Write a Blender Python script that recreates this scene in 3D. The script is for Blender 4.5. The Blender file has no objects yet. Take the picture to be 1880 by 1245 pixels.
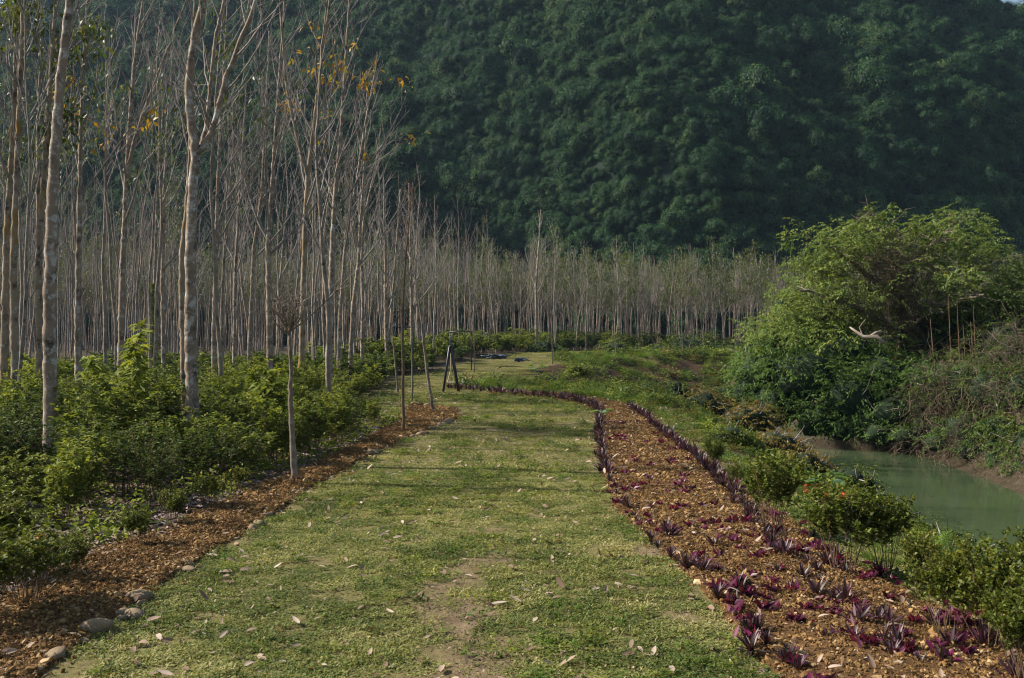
import bpy, math, random
import numpy as np
from mathutils import Vector, noise as mnoise
R = math.radians
F = 1828.0          # focal length in photo pixels (35 mm lens on 36 mm film)
EYE = 2.2
scene = bpy.context.scene

# ------------------------------------------------------------------ camera, world, sun, exposure
cam_d = bpy.data.cameras.new('camera'); cam = bpy.data.objects.new('camera', cam_d)
scene.collection.objects.link(cam); scene.camera = cam
cam.location = (0, 0, EYE); cam.rotation_euler = (R(90), 0, 0)
cam_d.sensor_width = 36; cam_d.lens = 35; cam_d.clip_start = 0.1; cam_d.clip_end = 3000
cam_d.dof.use_dof = True; cam_d.dof.focus_distance = 26; cam_d.dof.aperture_fstop = 5.0

SUN_EL, SUN_AZ = 38.0, -81.0      # azimuth from +Y, negative = to the left of the view
sdir = Vector((math.sin(R(SUN_AZ))*math.cos(R(SUN_EL)), math.cos(R(SUN_AZ))*math.cos(R(SUN_EL)), math.sin(R(SUN_EL))))
world = bpy.data.worlds.new('World'); scene.world = world; world.use_nodes = True
nt = world.node_tree; nt.nodes.clear()
sky = nt.nodes.new('ShaderNodeTexSky'); sky.sky_type = 'NISHITA'; sky.sun_disc = False
sky.sun_elevation = R(SUN_EL); sky.sun_rotation = R(SUN_AZ)
sky.air_density = 1.2; sky.dust_density = 2.2; sky.ozone_density = 1.0
bgn = nt.nodes.new('ShaderNodeBackground'); bgn.inputs['Strength'].default_value = 0.07
wo = nt.nodes.new('ShaderNodeOutputWorld')
nt.links.new(sky.outputs[0], bgn.inputs[0]); nt.links.new(bgn.outputs[0], wo.inputs[0])
sun_d = bpy.data.lights.new('sun', 'SUN'); sun_d.energy = 4.5; sun_d.angle = R(0.6); sun_d.color = (1.0, 0.91, 0.79)
sun = bpy.data.objects.new('sun', sun_d); scene.collection.objects.link(sun)
sun.rotation_euler = sdir.to_track_quat('Z', 'Y').to_euler(); sun.location = (-40, 30, 60)
scene.view_settings.view_transform = 'Standard'; scene.view_settings.look = 'None'
scene.view_settings.gamma = 1; scene.view_settings.exposure = 1.1
cy = scene.cycles
cy.max_bounces = 5; cy.diffuse_bounces = 2; cy.glossy_bounces = 2; cy.transmission_bounces = 3
cy.volume_bounces = 0; cy.caustics_reflective = False; cy.caustics_refractive = False
cy.use_denoising = True; cy.filter_width = 1.1; cy.sample_clamp_indirect = 4

# ------------------------------------------------------------------ small tools
rng = np.random.default_rng(7)
C = scene.collection

def smooth(a, b, x):
    t = np.clip((x-a)/(b-a), 0, 1); return t*t*(3-2*t)

def nrm(v):
    v = np.asarray(v, float); return v/(np.linalg.norm(v, axis=-1, keepdims=True)+1e-9)

def vnoise(x, y, s=1.0, seed=0):
    """cheap value noise, vectorised"""
    x = np.asarray(x, float)/s + seed*17.3; y = np.asarray(y, float)/s + seed*9.1
    xi = np.floor(x); yi = np.floor(y); fx = x-xi; fy = y-yi
    fx = fx*fx*(3-2*fx); fy = fy*fy*(3-2*fy)
    def h(a, b):
        v = np.sin(a*127.1+b*311.7+seed*13.7)*43758.5453
        return v-np.floor(v)
    return (h(xi, yi)*(1-fx)+h(xi+1, yi)*fx)*(1-fy)+(h(xi, yi+1)*(1-fx)+h(xi+1, yi+1)*fx)*fy

class Buf:
    def __init__(s): s.v = []; s.f = []; s.r = []; s.m = []; s.n = 0
    def add(s, V, Fq, rnd=0.5, mi=0):
        V = np.asarray(V, float).reshape(-1, 3); Fq = np.asarray(Fq, int)
        if Fq.shape[1] == 3: Fq = np.hstack([Fq, -np.ones((len(Fq), 1), int)-s.n])   # marks a triangle
        s.v.append(V); s.f.append(Fq+s.n)
        s.r.append(np.broadcast_to(np.asarray(rnd, float), (len(V),)).copy())
        s.m.append(np.full(len(Fq), mi, int)); s.n += len(V)
    def mesh(s, name, mats, smooth_shade=True):
        V = np.vstack(s.v); Fq = np.vstack(s.f); mi = np.concatenate(s.m)
        me = bpy.data.meshes.new(name)
        tri = Fq[:, 3] < 0
        cnt = np.where(tri, 3, 4); start = np.concatenate([[0], np.cumsum(cnt)[:-1]])
        keep = np.ones_like(Fq, bool); keep[:, 3] = ~tri
        loops = Fq[keep]
        me.vertices.add(len(V)); me.vertices.foreach_set('co', V.astype(np.float32).ravel())
        me.loops.add(len(loops)); me.loops.foreach_set('vertex_index', loops.astype(np.int32))
        me.polygons.add(len(Fq)); me.polygons.foreach_set('loop_start', start.astype(np.int32))
        me.polygons.foreach_set('loop_total', cnt.astype(np.int32))
        me.polygons.foreach_set('material_index', mi.astype(np.int32))
        me.polygons.foreach_set('use_smooth', np.full(len(Fq), smooth_shade, bool))
        at = me.attributes.new('rnd', 'FLOAT', 'POINT'); at.data.foreach_set('value', np.concatenate(s.r).astype(np.float32))
        for m in mats: me.materials.append(m)
        me.update(calc_edges=True); me.validate()
        return me

def link(name, data, parent=None, loc=None):
    o = bpy.data.objects.new(name, data); C.objects.link(o)
    if parent is not None: o.parent = parent
    if loc is not None: o.location = loc
    return o
def tag(o, label, cat, group=None, kind=None):
    if label: o['label'] = label
    if cat: o['category'] = cat
    if group: o['group'] = group
    if kind: o['kind'] = kind
    return o
def struct(o): o['kind'] = 'structure'; return o
def empty(name, loc, label, cat, group=None, rz=0.0, sc=1.0):
    o = link(name, None, loc=loc); o.rotation_euler = (0, 0, rz); o.scale = (sc,)*3 if not hasattr(sc, '__len__') else sc
    o.empty_display_size = 0.2
    return tag(o, label, cat, group)
def dup(root, loc, rz=0.0, sc=1.0, label=None, group=None, tilt=(0, 0)):
    r = root.copy(); C.objects.link(r)
    r.location = loc; r.rotation_euler = (tilt[0], tilt[1], rz); r.scale = (sc,)*3 if not hasattr(sc, '__len__') else sc
    if label: r['label'] = label
    if group: r['group'] = group
    for ch in root.children:
        c = ch.copy(); C.objects.link(c); c.parent = r
        for g in ch.children:
            d = g.copy(); C.objects.link(d); d.parent = c
    return r

def tube(buf, pts, rad, sides=6, rnd=0.5, mi=0, cap=False):
    pts = np.asarray(pts, float); n = len(pts); rad = np.broadcast_to(np.asarray(rad, float), (n,))
    t = nrm(np.gradient(pts, axis=0))
    ref = np.array([1., 0, 0]) if abs(t[:, 0]).mean() < 0.6 else np.array([0, 1., 0])
    u = nrm(np.cross(t, ref)); w = np.cross(t, u)
    a = np.linspace(0, 2*np.pi, sides, endpoint=False)
    V = pts[:, None]+rad[:, None, None]*(np.cos(a)[None, :, None]*u[:, None]+np.sin(a)[None, :, None]*w[:, None])
    i = np.arange(n-1)[:, None]*sides; j = np.arange(sides)[None]; k = (j+1) % sides
    Q = np.stack([i+j, i+k, i+sides+k, i+sides+j], -1).reshape(-1, 4)
    V = V.reshape(-1, 3)
    if cap:
        V = np.vstack([V, pts[-1:]+t[-1:]*rad[-1]*0.5, pts[:1]-t[:1]*rad[0]*0.1]); m = n*sides
        jj = np.arange(sides); kk = (jj+1) % sides
        buf.add(V, Q, rnd, mi)
        buf.f[-1] = np.vstack([buf.f[-1], np.stack([jj+(n-1)*sides, kk+(n-1)*sides, np.full(sides, m), np.full(sides, m)], -1)[:, :4]+buf.n-len(V)])
        # degenerate quads are turned to triangles below
        f = buf.f[-1]; f[-sides:, 3] = -1
        bot = np.stack([kk, jj, np.full(sides, m+1), np.full(sides, m+1)], -1)+buf.n-len(V); bot[:, 3] = -1
        buf.f[-1] = np.vstack([f, bot]); buf.m[-1] = np.full(len(buf.f[-1]), mi, int)
    else:
        buf.add(V, Q, rnd, mi)

def leaves(buf, P, D, N, L, W, fold=0.15, droop=0.1, rnd=None, mi=0, mid=0.45):
    """a folded pointed leaf at every P: two quads either side of the midrib"""
    P = np.asarray(P, float); n = len(P); D = nrm(np.broadcast_to(D, (n, 3))); N = np.broadcast_to(N, (n, 3))
    S = nrm(np.cross(D, N)); N = nrm(np.cross(S, D))
    L = np.broadcast_to(L, (n,))[:, None]; W = np.broadcast_to(W, (n,))[:, None]
    b = P; t = P+D*L-N*L*droop; m = P+D*L*mid+N*L*0.02
    Rr = P+D*L*mid+S*W*.5+N*W*fold; Ll = P+D*L*mid-S*W*.5+N*W*fold
    V = np.stack([b, Rr, t, m, Ll], 1).reshape(-1, 3)
    o = np.arange(n)[:, None]*5
    Q = np.concatenate([o+[0, 1, 2, 3], o+[0, 3, 2, 4]])
    if rnd is None: rnd = rng.random(n)
    buf.add(V, Q, np.repeat(rnd, 5), mi)

def straps(buf, P, D, L, W, bend=0.5, nseg=3, rnd=None, fold=0.2, mi=0, prof=None):
    """sword or blade leaves that arch over"""
    P = np.asarray(P, float); n = len(P); D = nrm(D)
    L = np.broadcast_to(L, (n,)).astype(float); W = np.broadcast_to(W, (n,)).astype(float); bend = np.broadcast_to(bend, (n,))
    if prof is None: prof = {2: [0.8, 0.9, 0.05], 3: [0.7, 1.0, 0.75, 0.04], 4: [0.6, .95, 1, .65, .03], 5: [.5, .85, 1, .9, .6, .03]}[nseg]
    horiz = D.copy(); horiz[:, 2] = 0; bad = np.linalg.norm(horiz, axis=1) < 1e-3
    horiz[bad] = [1, 0, 0]; horiz = nrm(horiz)
    side = nrm(np.cross(D, np.array([0, 0, 1.])+0.01*horiz)); side[bad] = [0, 1, 0]
    cur = P.copy(); d = D.copy(); rows = []
    for k in range(nseg+1):
        nn = np.cross(side, d)
        w = (W*prof[k]*.5)[:, None]
        rows.append(np.stack([cur-side*w+nn*w*fold, cur, cur+side*w+nn*w*fold], 1))
        cur = cur+d*(L/nseg)[:, None]
        d = nrm(d+np.array([0, 0, -1.])*(bend/nseg)[:, None]+horiz*(bend*0.4/nseg)[:, None])
    V = np.stack(rows, 1).reshape(-1, 3); per = (nseg+1)*3
    q = []
    for k in range(nseg):
        a = k*3; q += [[a, a+1, a+4, a+3], [a+1, a+2, a+5, a+4]]
    Q = (np.arange(n)[:, None, None]*per+np.array(q)[None]).reshape(-1, 4)
    if rnd is None: rnd = rng.random(n)
    buf.add(V, Q, np.repeat(rnd, per), mi)

def rand_dirs(n, zmin=-1, zmax=1, r=None):
    r = r or rng
    z = r.uniform(zmin, zmax, n); a = r.uniform(0, 2*np.pi, n); q = np.sqrt(1-z*z)
    return np.stack([q*np.cos(a), q*np.sin(a), z], -1)

_ico = {}
def ico(sub):
    if sub in _ico: return _ico[sub]
    import bmesh
    bm = bmesh.new(); bmesh.ops.create_icosphere(bm, subdivisions=sub, radius=1)
    V = np.array([v.co[:] for v in bm.verts]); T = np.array([[v.index for v in f.verts] for f in bm.faces]); bm.free()
    _ico[sub] = (V, T); return V, T
def lump(buf, c, rad, sub=2, amp=0.25, freq=1.3, seed=0, rnd=0.5, mi=0):
    V, T = ico(sub)
    k = np.array([1+amp*mnoise.noise(Vector(v*freq)+Vector((seed*3.7, seed*1.3, 0)))*1.6 for v in V])
    buf.add(np.asarray(c)+V*k[:, None]*np.asarray(rad), T, rnd, mi)

# ------------------------------------------------------------------ materials
class NT:
    def __init__(s, name):
        s.m = bpy.data.materials.new(name); s.m.use_nodes = True; s.t = s.m.node_tree; s.t.nodes.clear()
        s.out = s.n('ShaderNodeOutputMaterial')
    def n(s, t, **k):
        x = s.t.nodes.new(t)
        for a, b in k.items():
            if hasattr(x, a): setattr(x, a, b)
        return x
    def l(s, a, b): s.t.links.new(a, b)
    def noise(s, scale, detail=4, rough=.6, vec=None, dist=0):
        x = s.n('ShaderNodeTexNoise'); x.inputs['Scale'].default_value = scale; x.inputs['Detail'].default_value = detail
        x.inputs['Roughness'].default_value = rough; x.inputs['Distortion'].default_value = dist
        if vec is not None: s.l(vec, x.inputs['Vector'])
        return x.outputs['Fac']
    def ramp(s, fac, stops):
        x = s.n('ShaderNodeValToRGB'); e = x.color_ramp.elements
        while len(e) < len(stops): e.new(0.5)
        for q, (p, c) in zip(e, stops): q.position = p; q.color = (*c, 1) if len(c) == 3 else c
        s.l(fac, x.inputs[0]); return x.outputs[0]
    def mix(s, fac, a, b, mode='MIX'):
        x = s.n('ShaderNodeMix', data_type='RGBA', blend_type=mode)
        for i, v in ((0, fac), (6, a), (7, b)):
            if isinstance(v, (int, float)): x.inputs[i].default_value = v
            elif isinstance(v, tuple): x.inputs[i].default_value = (*v, 1)
            else: s.l(v, x.inputs[i])
        return x.outputs[2]
    def math(s, op, a, b=0.0, clamp=False):
        x = s.n('ShaderNodeMath', operation=op); x.use_clamp = clamp
        for i, v in ((0, a), (1, b)):
            if isinstance(v, (int, float)): x.inputs[i].default_value = v
            else: s.l(v, x.inputs[i])
        return x.outputs[0]
    def attr(s, name): return s.n('ShaderNodeAttribute', attribute_name=name).outputs['Fac']
    def bump(s, h, strength=.5, dist=.02):
        x = s.n('ShaderNodeBump'); x.inputs['Strength'].default_value = strength; x.inputs['Distance'].default_value = dist
        s.l(h, x.inputs['Height']); return x.outputs[0]
    def pbr(s, col, rough=.8, normal=None, spec=.3):
        x = s.n('ShaderNodeBsdfPrincipled')
        if isinstance(col, tuple): x.inputs['Base Color'].default_value = (*col, 1)
        else: s.l(col, x.inputs['Base Color'])
        x.inputs['Roughness'].default_value = rough; x.inputs['Specular IOR Level'].default_value = spec
        if normal is not None: s.l(normal, x.inputs['Normal'])
        s.l(x.outputs[0], s.out.inputs[0]); return x

def mat_leaf(name, stops, trans=0.35, rough=.5, objvar=.35, spec=.35, patch=None):
    q = NT(name)
    oi = q.n('ShaderNodeObjectInfo')
    f = q.math('ADD', q.math('MULTIPLY', q.attr('rnd'), 1-objvar), q.math('MULTIPLY', oi.outputs['Random'], objvar))
    if patch:
        geo = q.n('ShaderNodeNewGeometry')
        pn = q.noise(patch[0], 2, .5, geo.outputs['Position'])
        f = q.math('ADD', f, q.math('MULTIPLY', q.math('SUBTRACT', pn, .5), patch[1]), True)
    col = q.ramp(f, stops)
    p = q.n('ShaderNodeBsdfPrincipled'); q.l(col, p.inputs['Base Color'])
    p.inputs['Roughness'].default_value = rough; p.inputs['Specular IOR Level'].default_value = spec
    tr = q.n('ShaderNodeBsdfTranslucent')
    tc = q.mix(1.0, col, (1.3, 1.25, .55), 'MULTIPLY'); q.l(tc, tr.inputs['Color'])
    mx = q.n('ShaderNodeMixShader'); mx.inputs[0].default_value = trans
    q.l(p.outputs[0], mx.inputs[1]); q.l(tr.outputs[0], mx.inputs[2]); q.l(mx.outputs[0], q.out.inputs[0])
    return q.m

def mat_bark(name, base, dark, pale, pale_amt=.5, scale=1.0, rings=True, moss=None):
    q = NT(name)
    tc = q.n('ShaderNodeTexCoord'); oi = q.n('ShaderNodeObjectInfo')
    add = q.n('ShaderNodeVectorMath', operation='ADD'); q.l(tc.outputs['Object'], add.inputs[0])
    sc = q.n('ShaderNodeVectorMath', operation='SCALE'); sc.inputs[0].default_value = (37, 19, 53); q.l(oi.outputs['Random'], sc.inputs['Scale'])
    q.l(sc.outputs[0], add.inputs[1]); v = add.outputs[0]
    n1 = q.noise(3.2*scale, 5, .62, v); n2 = q.noise(7*scale, 6, .75, v, .3); n3 = q.noise(30*scale, 3, .6, v)
    col = q.ramp(n1, [(.32, dark), (.48, base), (.68, tuple(min(1, c*1.25) for c in base))])
    col = q.mix(q.ramp(n2, [(.60-.16*pale_amt, (0, 0, 0)), (.66-.1*pale_amt, (1, 1, 1))]), col, pale)
    if rings:
        mp = q.n('ShaderNodeMapping'); mp.inputs['Scale'].default_value = (.6, .6, 7); q.l(v, mp.inputs[0])
        n4 = q.noise(1.6, 3, .7, mp.outputs[0])
        col = q.mix(q.ramp(n4, [(.66, (0, 0, 0)), (.74, (.6, .6, .6))]), col, dark)
    if moss: col = q.mix(q.ramp(q.noise(1.3, 3, .6, v), [(.52, (0, 0, 0)), (.66, (.8, .8, .8))]), col, moss)
    h = q.math('ADD', q.math('MULTIPLY', n2, .7), q.math('MULTIPLY', n3, .3))
    q.pbr(col, .85, q.bump(h, .7, .02), .2)
    return q.m

M = {}
M['bark'] = mat_bark('bark_pale', (.215, .162, .118), (.045, .035, .027), (.41, .385, .35), .55)
M['bark_far'] = mat_bark('bark_grey', (.205, .165, .13), (.07, .055, .044), (.34, .31, .28), .5)
M['bark_moss'] = mat_bark('bark_mossy', (.23, .175, .12), (.05, .038, .025), (.34, .32, .28), .4, moss=(.22, .135, .03))
M['bark_twig'] = mat_bark('bark_twig', (.20, .175, .155), (.10, .085, .075), (.32, .30, .28), .5, rings=False)
M['bark_young'] = mat_bark('bark_young', (.17, .135, .10), (.07, .055, .04), (.27, .24, .21), .5, rings=False)
M['bark_brown'] = mat_bark('bark_brown', (.13, .085, .05), (.06, .04, .025), (.19, .15, .10), .3, rings=False)
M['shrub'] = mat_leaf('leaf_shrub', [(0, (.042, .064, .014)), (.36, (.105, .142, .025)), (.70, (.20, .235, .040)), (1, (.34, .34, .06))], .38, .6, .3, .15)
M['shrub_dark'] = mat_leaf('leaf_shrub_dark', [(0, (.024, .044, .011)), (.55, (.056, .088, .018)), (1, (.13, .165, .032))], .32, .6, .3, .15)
M['ixora'] = mat_leaf('leaf_ixora', [(0, (.035, .055, .010)), (.5, (.085, .115, .016)), (.85, (.16, .17, .026)), (1, (.28, .22, .04))], .3, .55, .3, .2)
M['bushtree'] = mat_leaf('leaf_tree', [(0, (.035, .070, .020)), (.5, (.080, .140, .034)), (.85, (.14, .215, .055)), (1, (.23, .28, .08))], .38, .6, .2, .15, patch=(.5, .9))
M['bushtree2'] = mat_leaf('leaf_tree_olive', [(0, (.055, .085, .025)), (.5, (.11, .16, .042)), (.85, (.19, .24, .065)), (1, (.27, .28, .09))], .38, .6, .2, .15, patch=(.5, .8))
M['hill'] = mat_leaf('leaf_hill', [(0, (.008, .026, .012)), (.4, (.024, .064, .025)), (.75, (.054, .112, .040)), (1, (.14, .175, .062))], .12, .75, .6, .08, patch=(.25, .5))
M['yellow'] = mat_leaf('leaf_yellow', [(0, (.28, .15, .012)), (.5, (.36, .20, .015)), (.75, (.26, .22, .02)), (1, (.10, .15, .02))], .4, .5, .1)
M['olive'] = mat_leaf('leaf_olive', [(0, (.035, .06, .015)), (.6, (.075, .10, .022)), (1, (.15, .14, .03))], .35, .5, .3)
M['grass'] = mat_leaf('leaf_grass', [(0, (.038, .062, .016)), (.33, (.115, .150, .038)), (.64, (.245, .250, .080)), (1, (.48, .41, .22))], .3, .6, .35, .15, patch=(.55, .9))
M['bankgrass'] = mat_leaf('leaf_bank_grass', [(0, (.045, .085, .015)), (.5, (.095, .16, .026)), (1, (.20, .25, .055))], .35, .6, .4, .15)
M['purple'] = mat_leaf('leaf_purple', [(0, (.022, .024, .020)), (.4, (.048, .026, .034)), (.75, (.075, .024, .042)), (1, (.13, .035, .065))], .25, .42, .25, .4)
M['magenta'] = mat_leaf('leaf_magenta', [(0, (.04, .010, .024)), (.6, (.10, .014, .045)), (1, (.21, .025, .10))], .35, .35, .3, .4)
M['litter'] = mat_leaf('leaf_dry', [(0, (.08, .045, .03)), (.35, (.20, .135, .095)), (.7, (.34, .26, .20)), (1, (.46, .38, .31))], .15, .7, .8, .2)
M['litter_floor'] = mat_leaf('leaf_dry_dark', [(0, (.06, .038, .025)), (.4, (.15, .10, .075)), (1, (.34, .28, .25))], .1, .7, .5, .2)
M['rust'] = mat_leaf('leaf_rust', [(0, (.05, .06, .012)), (.4, (.12, .11, .02)), (.7, (.20, .13, .025)), (1, (.26, .12, .035))], .3, .5, .2)
M['red'] = mat_leaf('petal_red', [(0, (.5, .02, .01)), (1, (.7, .06, .02))], .2, .5)
M['fern'] = mat_leaf('leaf_fern', [(0, (.10, .18, .02)), (1, (.20, .30, .04))], .4, .45)
M['broad'] = mat_leaf('leaf_broad', [(0, (.10, .20, .07)), (1, (.17, .30, .11))], .35, .4)

def mat_simple(name, a, b, scale=8, rough=.8, bs=.5, bd=.01, spec=.3, detail=5):
    q = NT(name); tc = q.n('ShaderNodeTexCoord')
    n = q.noise(scale, detail, .65, tc.outputs['Object'])
    q.pbr(q.ramp(n, [(.3, a), (.7, b)]), rough, q.bump(n, bs, bd), spec); return q.m
M['stone'] = mat_simple('stone', (.12, .082, .045), (.27, .205, .125), 9, .85, .5, .01)
M['clod'] = mat_leaf('soil_clod', [(0, (.032, .018, .010)), (.5, (.175, .100, .038)), (.85, (.29, .185, .075)), (1, (.42, .31, .18))], 0.0, .9, .5, .1, patch=(1.6, .7))
M['clod_dark'] = mat_leaf('soil_clod_dark', [(0, (.04, .018, .009)), (.5, (.11, .05, .02)), (1, (.22, .11, .045))], 0.0, .9, .5, .1)
M['vine'] = mat_leaf('dry_vine', [(0, (.028, .020, .014)), (.5, (.085, .063, .042)), (1, (.21, .165, .115))], 0.0, .85, .1, .2)
M['blackpaint'] = mat_simple('dark_blue_paint', (.010, .013, .022), (.018, .024, .038), 12, .45, .2, .002, .5)
M['rope'] = mat_simple('rope', (.42, .34, .22), (.6, .5, .34), 60, .9)
M['seatwood'] = mat_simple('pale_wood', (.34, .27, .2), (.5, .42, .34), 20, .8)
M['tarp'] = mat_simple('grey_sheet', (.025, .035, .05), (.08, .10, .125), 5, .4, .4, .02, .5)
M['core'] = mat_simple('foliage_core', (.008, .018, .008), (.016, .032, .012), 3, .95)  # near-black green: shade inside the foliage put into the colour
M['hillcore'] = mat_simple('hill_core', (.005, .014, .008), (.011, .026, .012), .3, .95)  # shade in the gaps between crowns put into the colour
M['rock'] = mat_simple('limestone', (.03, .028, .026), (.13, .12, .115), .5, .9, .8, .3)

# ground
q = NT('ground_mix'); geo = q.n('ShaderNodeNewGeometry'); pos = geo.outputs['Position']
n1 = q.noise(.55, 4, .6, pos); n2 = q.noise(7, 6, .7, pos); n3 = q.noise(45, 4, .7, pos)
lawn = q.ramp(q.math('ADD', q.math('MULTIPLY', n2, .6), q.math('MULTIPLY', n3, .4)), [(.34, (.06, .06, .022)), (.5, (.14, .125, .05)), (.66, (.24, .19, .09))])
dirt = q.ramp(n2, [(.3, (.11, .075, .045)), (.7, (.23, .165, .11))])
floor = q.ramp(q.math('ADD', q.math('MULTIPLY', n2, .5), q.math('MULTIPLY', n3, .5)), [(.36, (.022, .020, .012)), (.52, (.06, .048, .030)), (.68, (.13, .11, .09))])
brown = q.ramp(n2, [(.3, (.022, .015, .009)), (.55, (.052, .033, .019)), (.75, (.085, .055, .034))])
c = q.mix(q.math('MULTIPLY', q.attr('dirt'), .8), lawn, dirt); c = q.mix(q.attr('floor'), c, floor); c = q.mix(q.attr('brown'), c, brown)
q.pbr(c, .95, q.bump(q.math('ADD', n3, n2), .8, .03), .1); M['ground'] = q.m
# river water
q = NT('river_water'); tc = q.n('ShaderNodeTexCoord')
mp = q.n('ShaderNodeMapping'); mp.inputs['Scale'].default_value = (1.6, .5, 1); q.l(tc.outputs['Object'], mp.inputs[0])
b = q.bump(q.noise(3.0, 4, .55, mp.outputs[0]), .12, .03)
p = q.pbr(q.ramp(q.noise(.25, 3, .5, tc.outputs['Object']), [(.3, (.036, .058, .028)), (.7, (.052, .076, .037))]), .09, b, .5)
p.inputs['IOR'].default_value = 1.33
M['water'] = q.m

# ------------------------------------------------------------------ terrain
RIV = np.array([(11.3, -12), (11.1, 5), (10.6, 14), (10.5, 20), (11.0, 26), (11.9, 33), (11.6, 42), (9.2, 54), (8.8, 62), (13.5, 70), (22, 74), (48, 77)], float)
def river(x, y):
    """distance to the river's centreline, side (+1 = left of the flow) and the running y of the nearest point"""
    x = np.asarray(x, float); y = np.asarray(y, float)
    best = np.full(x.shape, 1e9); side = np.ones(x.shape); run = np.zeros(x.shape)
    for i in range(len(RIV)-1):
        a, b_ = RIV[i], RIV[i+1]; e = b_-a; L2 = e@e
        t = np.clip(((x-a[0])*e[0]+(y-a[1])*e[1])/L2, 0, 1)
        dx = x-(a[0]+t*e[0]); dy = y-(a[1]+t*e[1]); d = np.hypot(dx, dy)
        s = np.sign(e[0]*dy-e[1]*dx); m = d < best
        best = np.where(m, d, best); side = np.where(m, s, side); run = np.where(m, i+t, run)
    return best, side, run
WATER = -1.8
def H(x, y):
    x = np.asarray(x, float); y = np.asarray(y, float)
    d, s, run = river(x, y)
    base = 0.98*smooth(62, 84, y)+(vnoise(x, y, 2.5, 1)-.5)*.07+(vnoise(x, y, .7, 2)-.5)*.03
    base = base+0.9*smooth(13.5, 18, x)*(1-smooth(60, 75, y))
    wl = 4.6+1.4*smooth(6.0, 7.6, run)+.3*smooth(7.8, 9, run)
    wr = 2.3+1.0*smooth(6, 8, run)
    w = np.where(s > 0, wl, wr)
    hw = 2.15+.35*(vnoise(x, y, 3.0, 5)-.5)
    k = smooth(0, 1, np.clip((d-hw)/w, 0, 1))
    k = np.where(s > 0, np.clip((d-hw)/w, 0, 1)**.85, k)
    rough = (vnoise(x, y, 1.1, 8)-.5)*.35*k*(1-k)*4
    bed = WATER-.7*(1-np.clip((d-hw)/-1.2, 0, 1)*0)*(1-smooth(hw-1.0, hw, d))
    low = np.where(d < hw, bed, WATER)
    return low*(1-k)+base*k+rough*np.where(d > hw, 1, 0)
def h1(x, y): return float(H(np.array([x]), np.array([y]))[0])
def G(px, py, z=None):
    """photo pixel -> point on the ground"""
    d = EYE*F/max(py-622, 4)
    for _ in range(12):
        zz = h1((px-940)/F*d, d); d2 = (EYE-zz)*F/max(py-622, 4); d = d*.5+d2*.5
    x = (px-940)/F*d
    return np.array([x, d, h1(x, d)])
def GA(L): return np.array([G(a, b_) for a, b_ in L])

def resample(pl, n):
    pl = np.asarray(pl, float); s = np.concatenate([[0], np.cumsum(np.linalg.norm(np.diff(pl[:, :2], axis=0), axis=1))])
    # smooth through a Catmull-like cubic on the arc length
    t = np.linspace(0, s[-1], n)
    P = np.stack([np.interp(t, s, pl[:, k]) for k in range(pl.shape[1])], -1)
    ker = np.array([1, 2, 1])/4.
    for _ in range(max(1, n//40)):
        Q = P.copy(); Q[1:-1] = P[:-2]*.25+P[1:-1]*.5+P[2:]*.25; P = Q
    return P
def in_poly(x, y, poly):
    x = np.asarray(x); y = np.asarray(y); ins = np.zeros(x.shape, bool); n = len(poly)
    for i in range(n):
        x1, y1 = poly[i][:2]; x2, y2 = poly[(i+1) % n][:2]
        c_ = ((y1 > y) != (y2 > y)) & (x < (x2-x1)*(y-y1)/(y2-y1+1e-12)+x1)
        ins ^= c_
    return ins

# bed outlines, read off the photograph and laid on the ground
LB_in = GA([(-160, 1420), (80, 1245), (220, 1130), (330, 1056), (430, 993), (530, 925), (620, 868), (700, 826), (790, 788), (848, 766)])
LB_out = GA([(-700, 1420), (-150, 1160), (20, 1082), (180, 1010), (330, 957), (410, 922), (500, 882), (600, 842), (690, 798), (742, 768), (752, 742)])
LB_top = GA([(752, 742), (800, 745), (838, 752), (848, 766)])
RB_in = GA([(1560, 1420), (1400, 1235), (1345, 1165), (1290, 1090), (1235, 1035), (1180, 985), (1130, 940), (1108, 895), (1098, 845), (1092, 800), (1097, 765), (1085, 749), (1058, 739), (1010, 732), (960, 727), (900, 722)])
RB_out = GA([(2250, 1420), (1980, 1245), (1780, 1130), (1640, 1075), (1545, 1020), (1470, 965), (1395, 920), (1330, 865), (1275, 825), (1222, 785), (1180, 755), (1140, 741), (1095, 733), (1040, 727), (980, 722), (905, 718)])
lb_poly = np.vstack([resample(LB_in, 60), resample(LB_top[::-1], 8), resample(LB_out, 60)[::-1]])
rb_poly = np.vstack([resample(RB_in, 60), resample(RB_out, 60)[::-1]])

# forest edge: left of this line the trees stand
EDGE = np.vstack([LB_out[:, :2][[0, 1, 2, 3, 4, 5, 6, 7, 8, 9]], [(-4.6, 30), (-5.4, 42), (-6.6, 58), (-3, 74), (3, 92), (15, 106), (40, 112), (80, 112)]])
def edge_dist(x, y):
    """signed: positive inside the forest"""
    best = np.full(np.shape(x), 1e9); sg = np.ones(np.shape(x))
    for i in range(len(EDGE)-1):
        a, b_ = EDGE[i], EDGE[i+1]; e = b_-a
        t = np.clip(((x-a[0])*e[0]+(y-a[1])*e[1])/(e@e), 0, 1)
        dx = x-(a[0]+t*e[0]); dy = y-(a[1]+t*e[1]); d = np.hypot(dx, dy); s = np.sign(e[0]*dy-e[1]*dx)
        m = d < best; best = np.where(m, d, best); sg = np.where(m, s, sg)
    return best*sg

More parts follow.
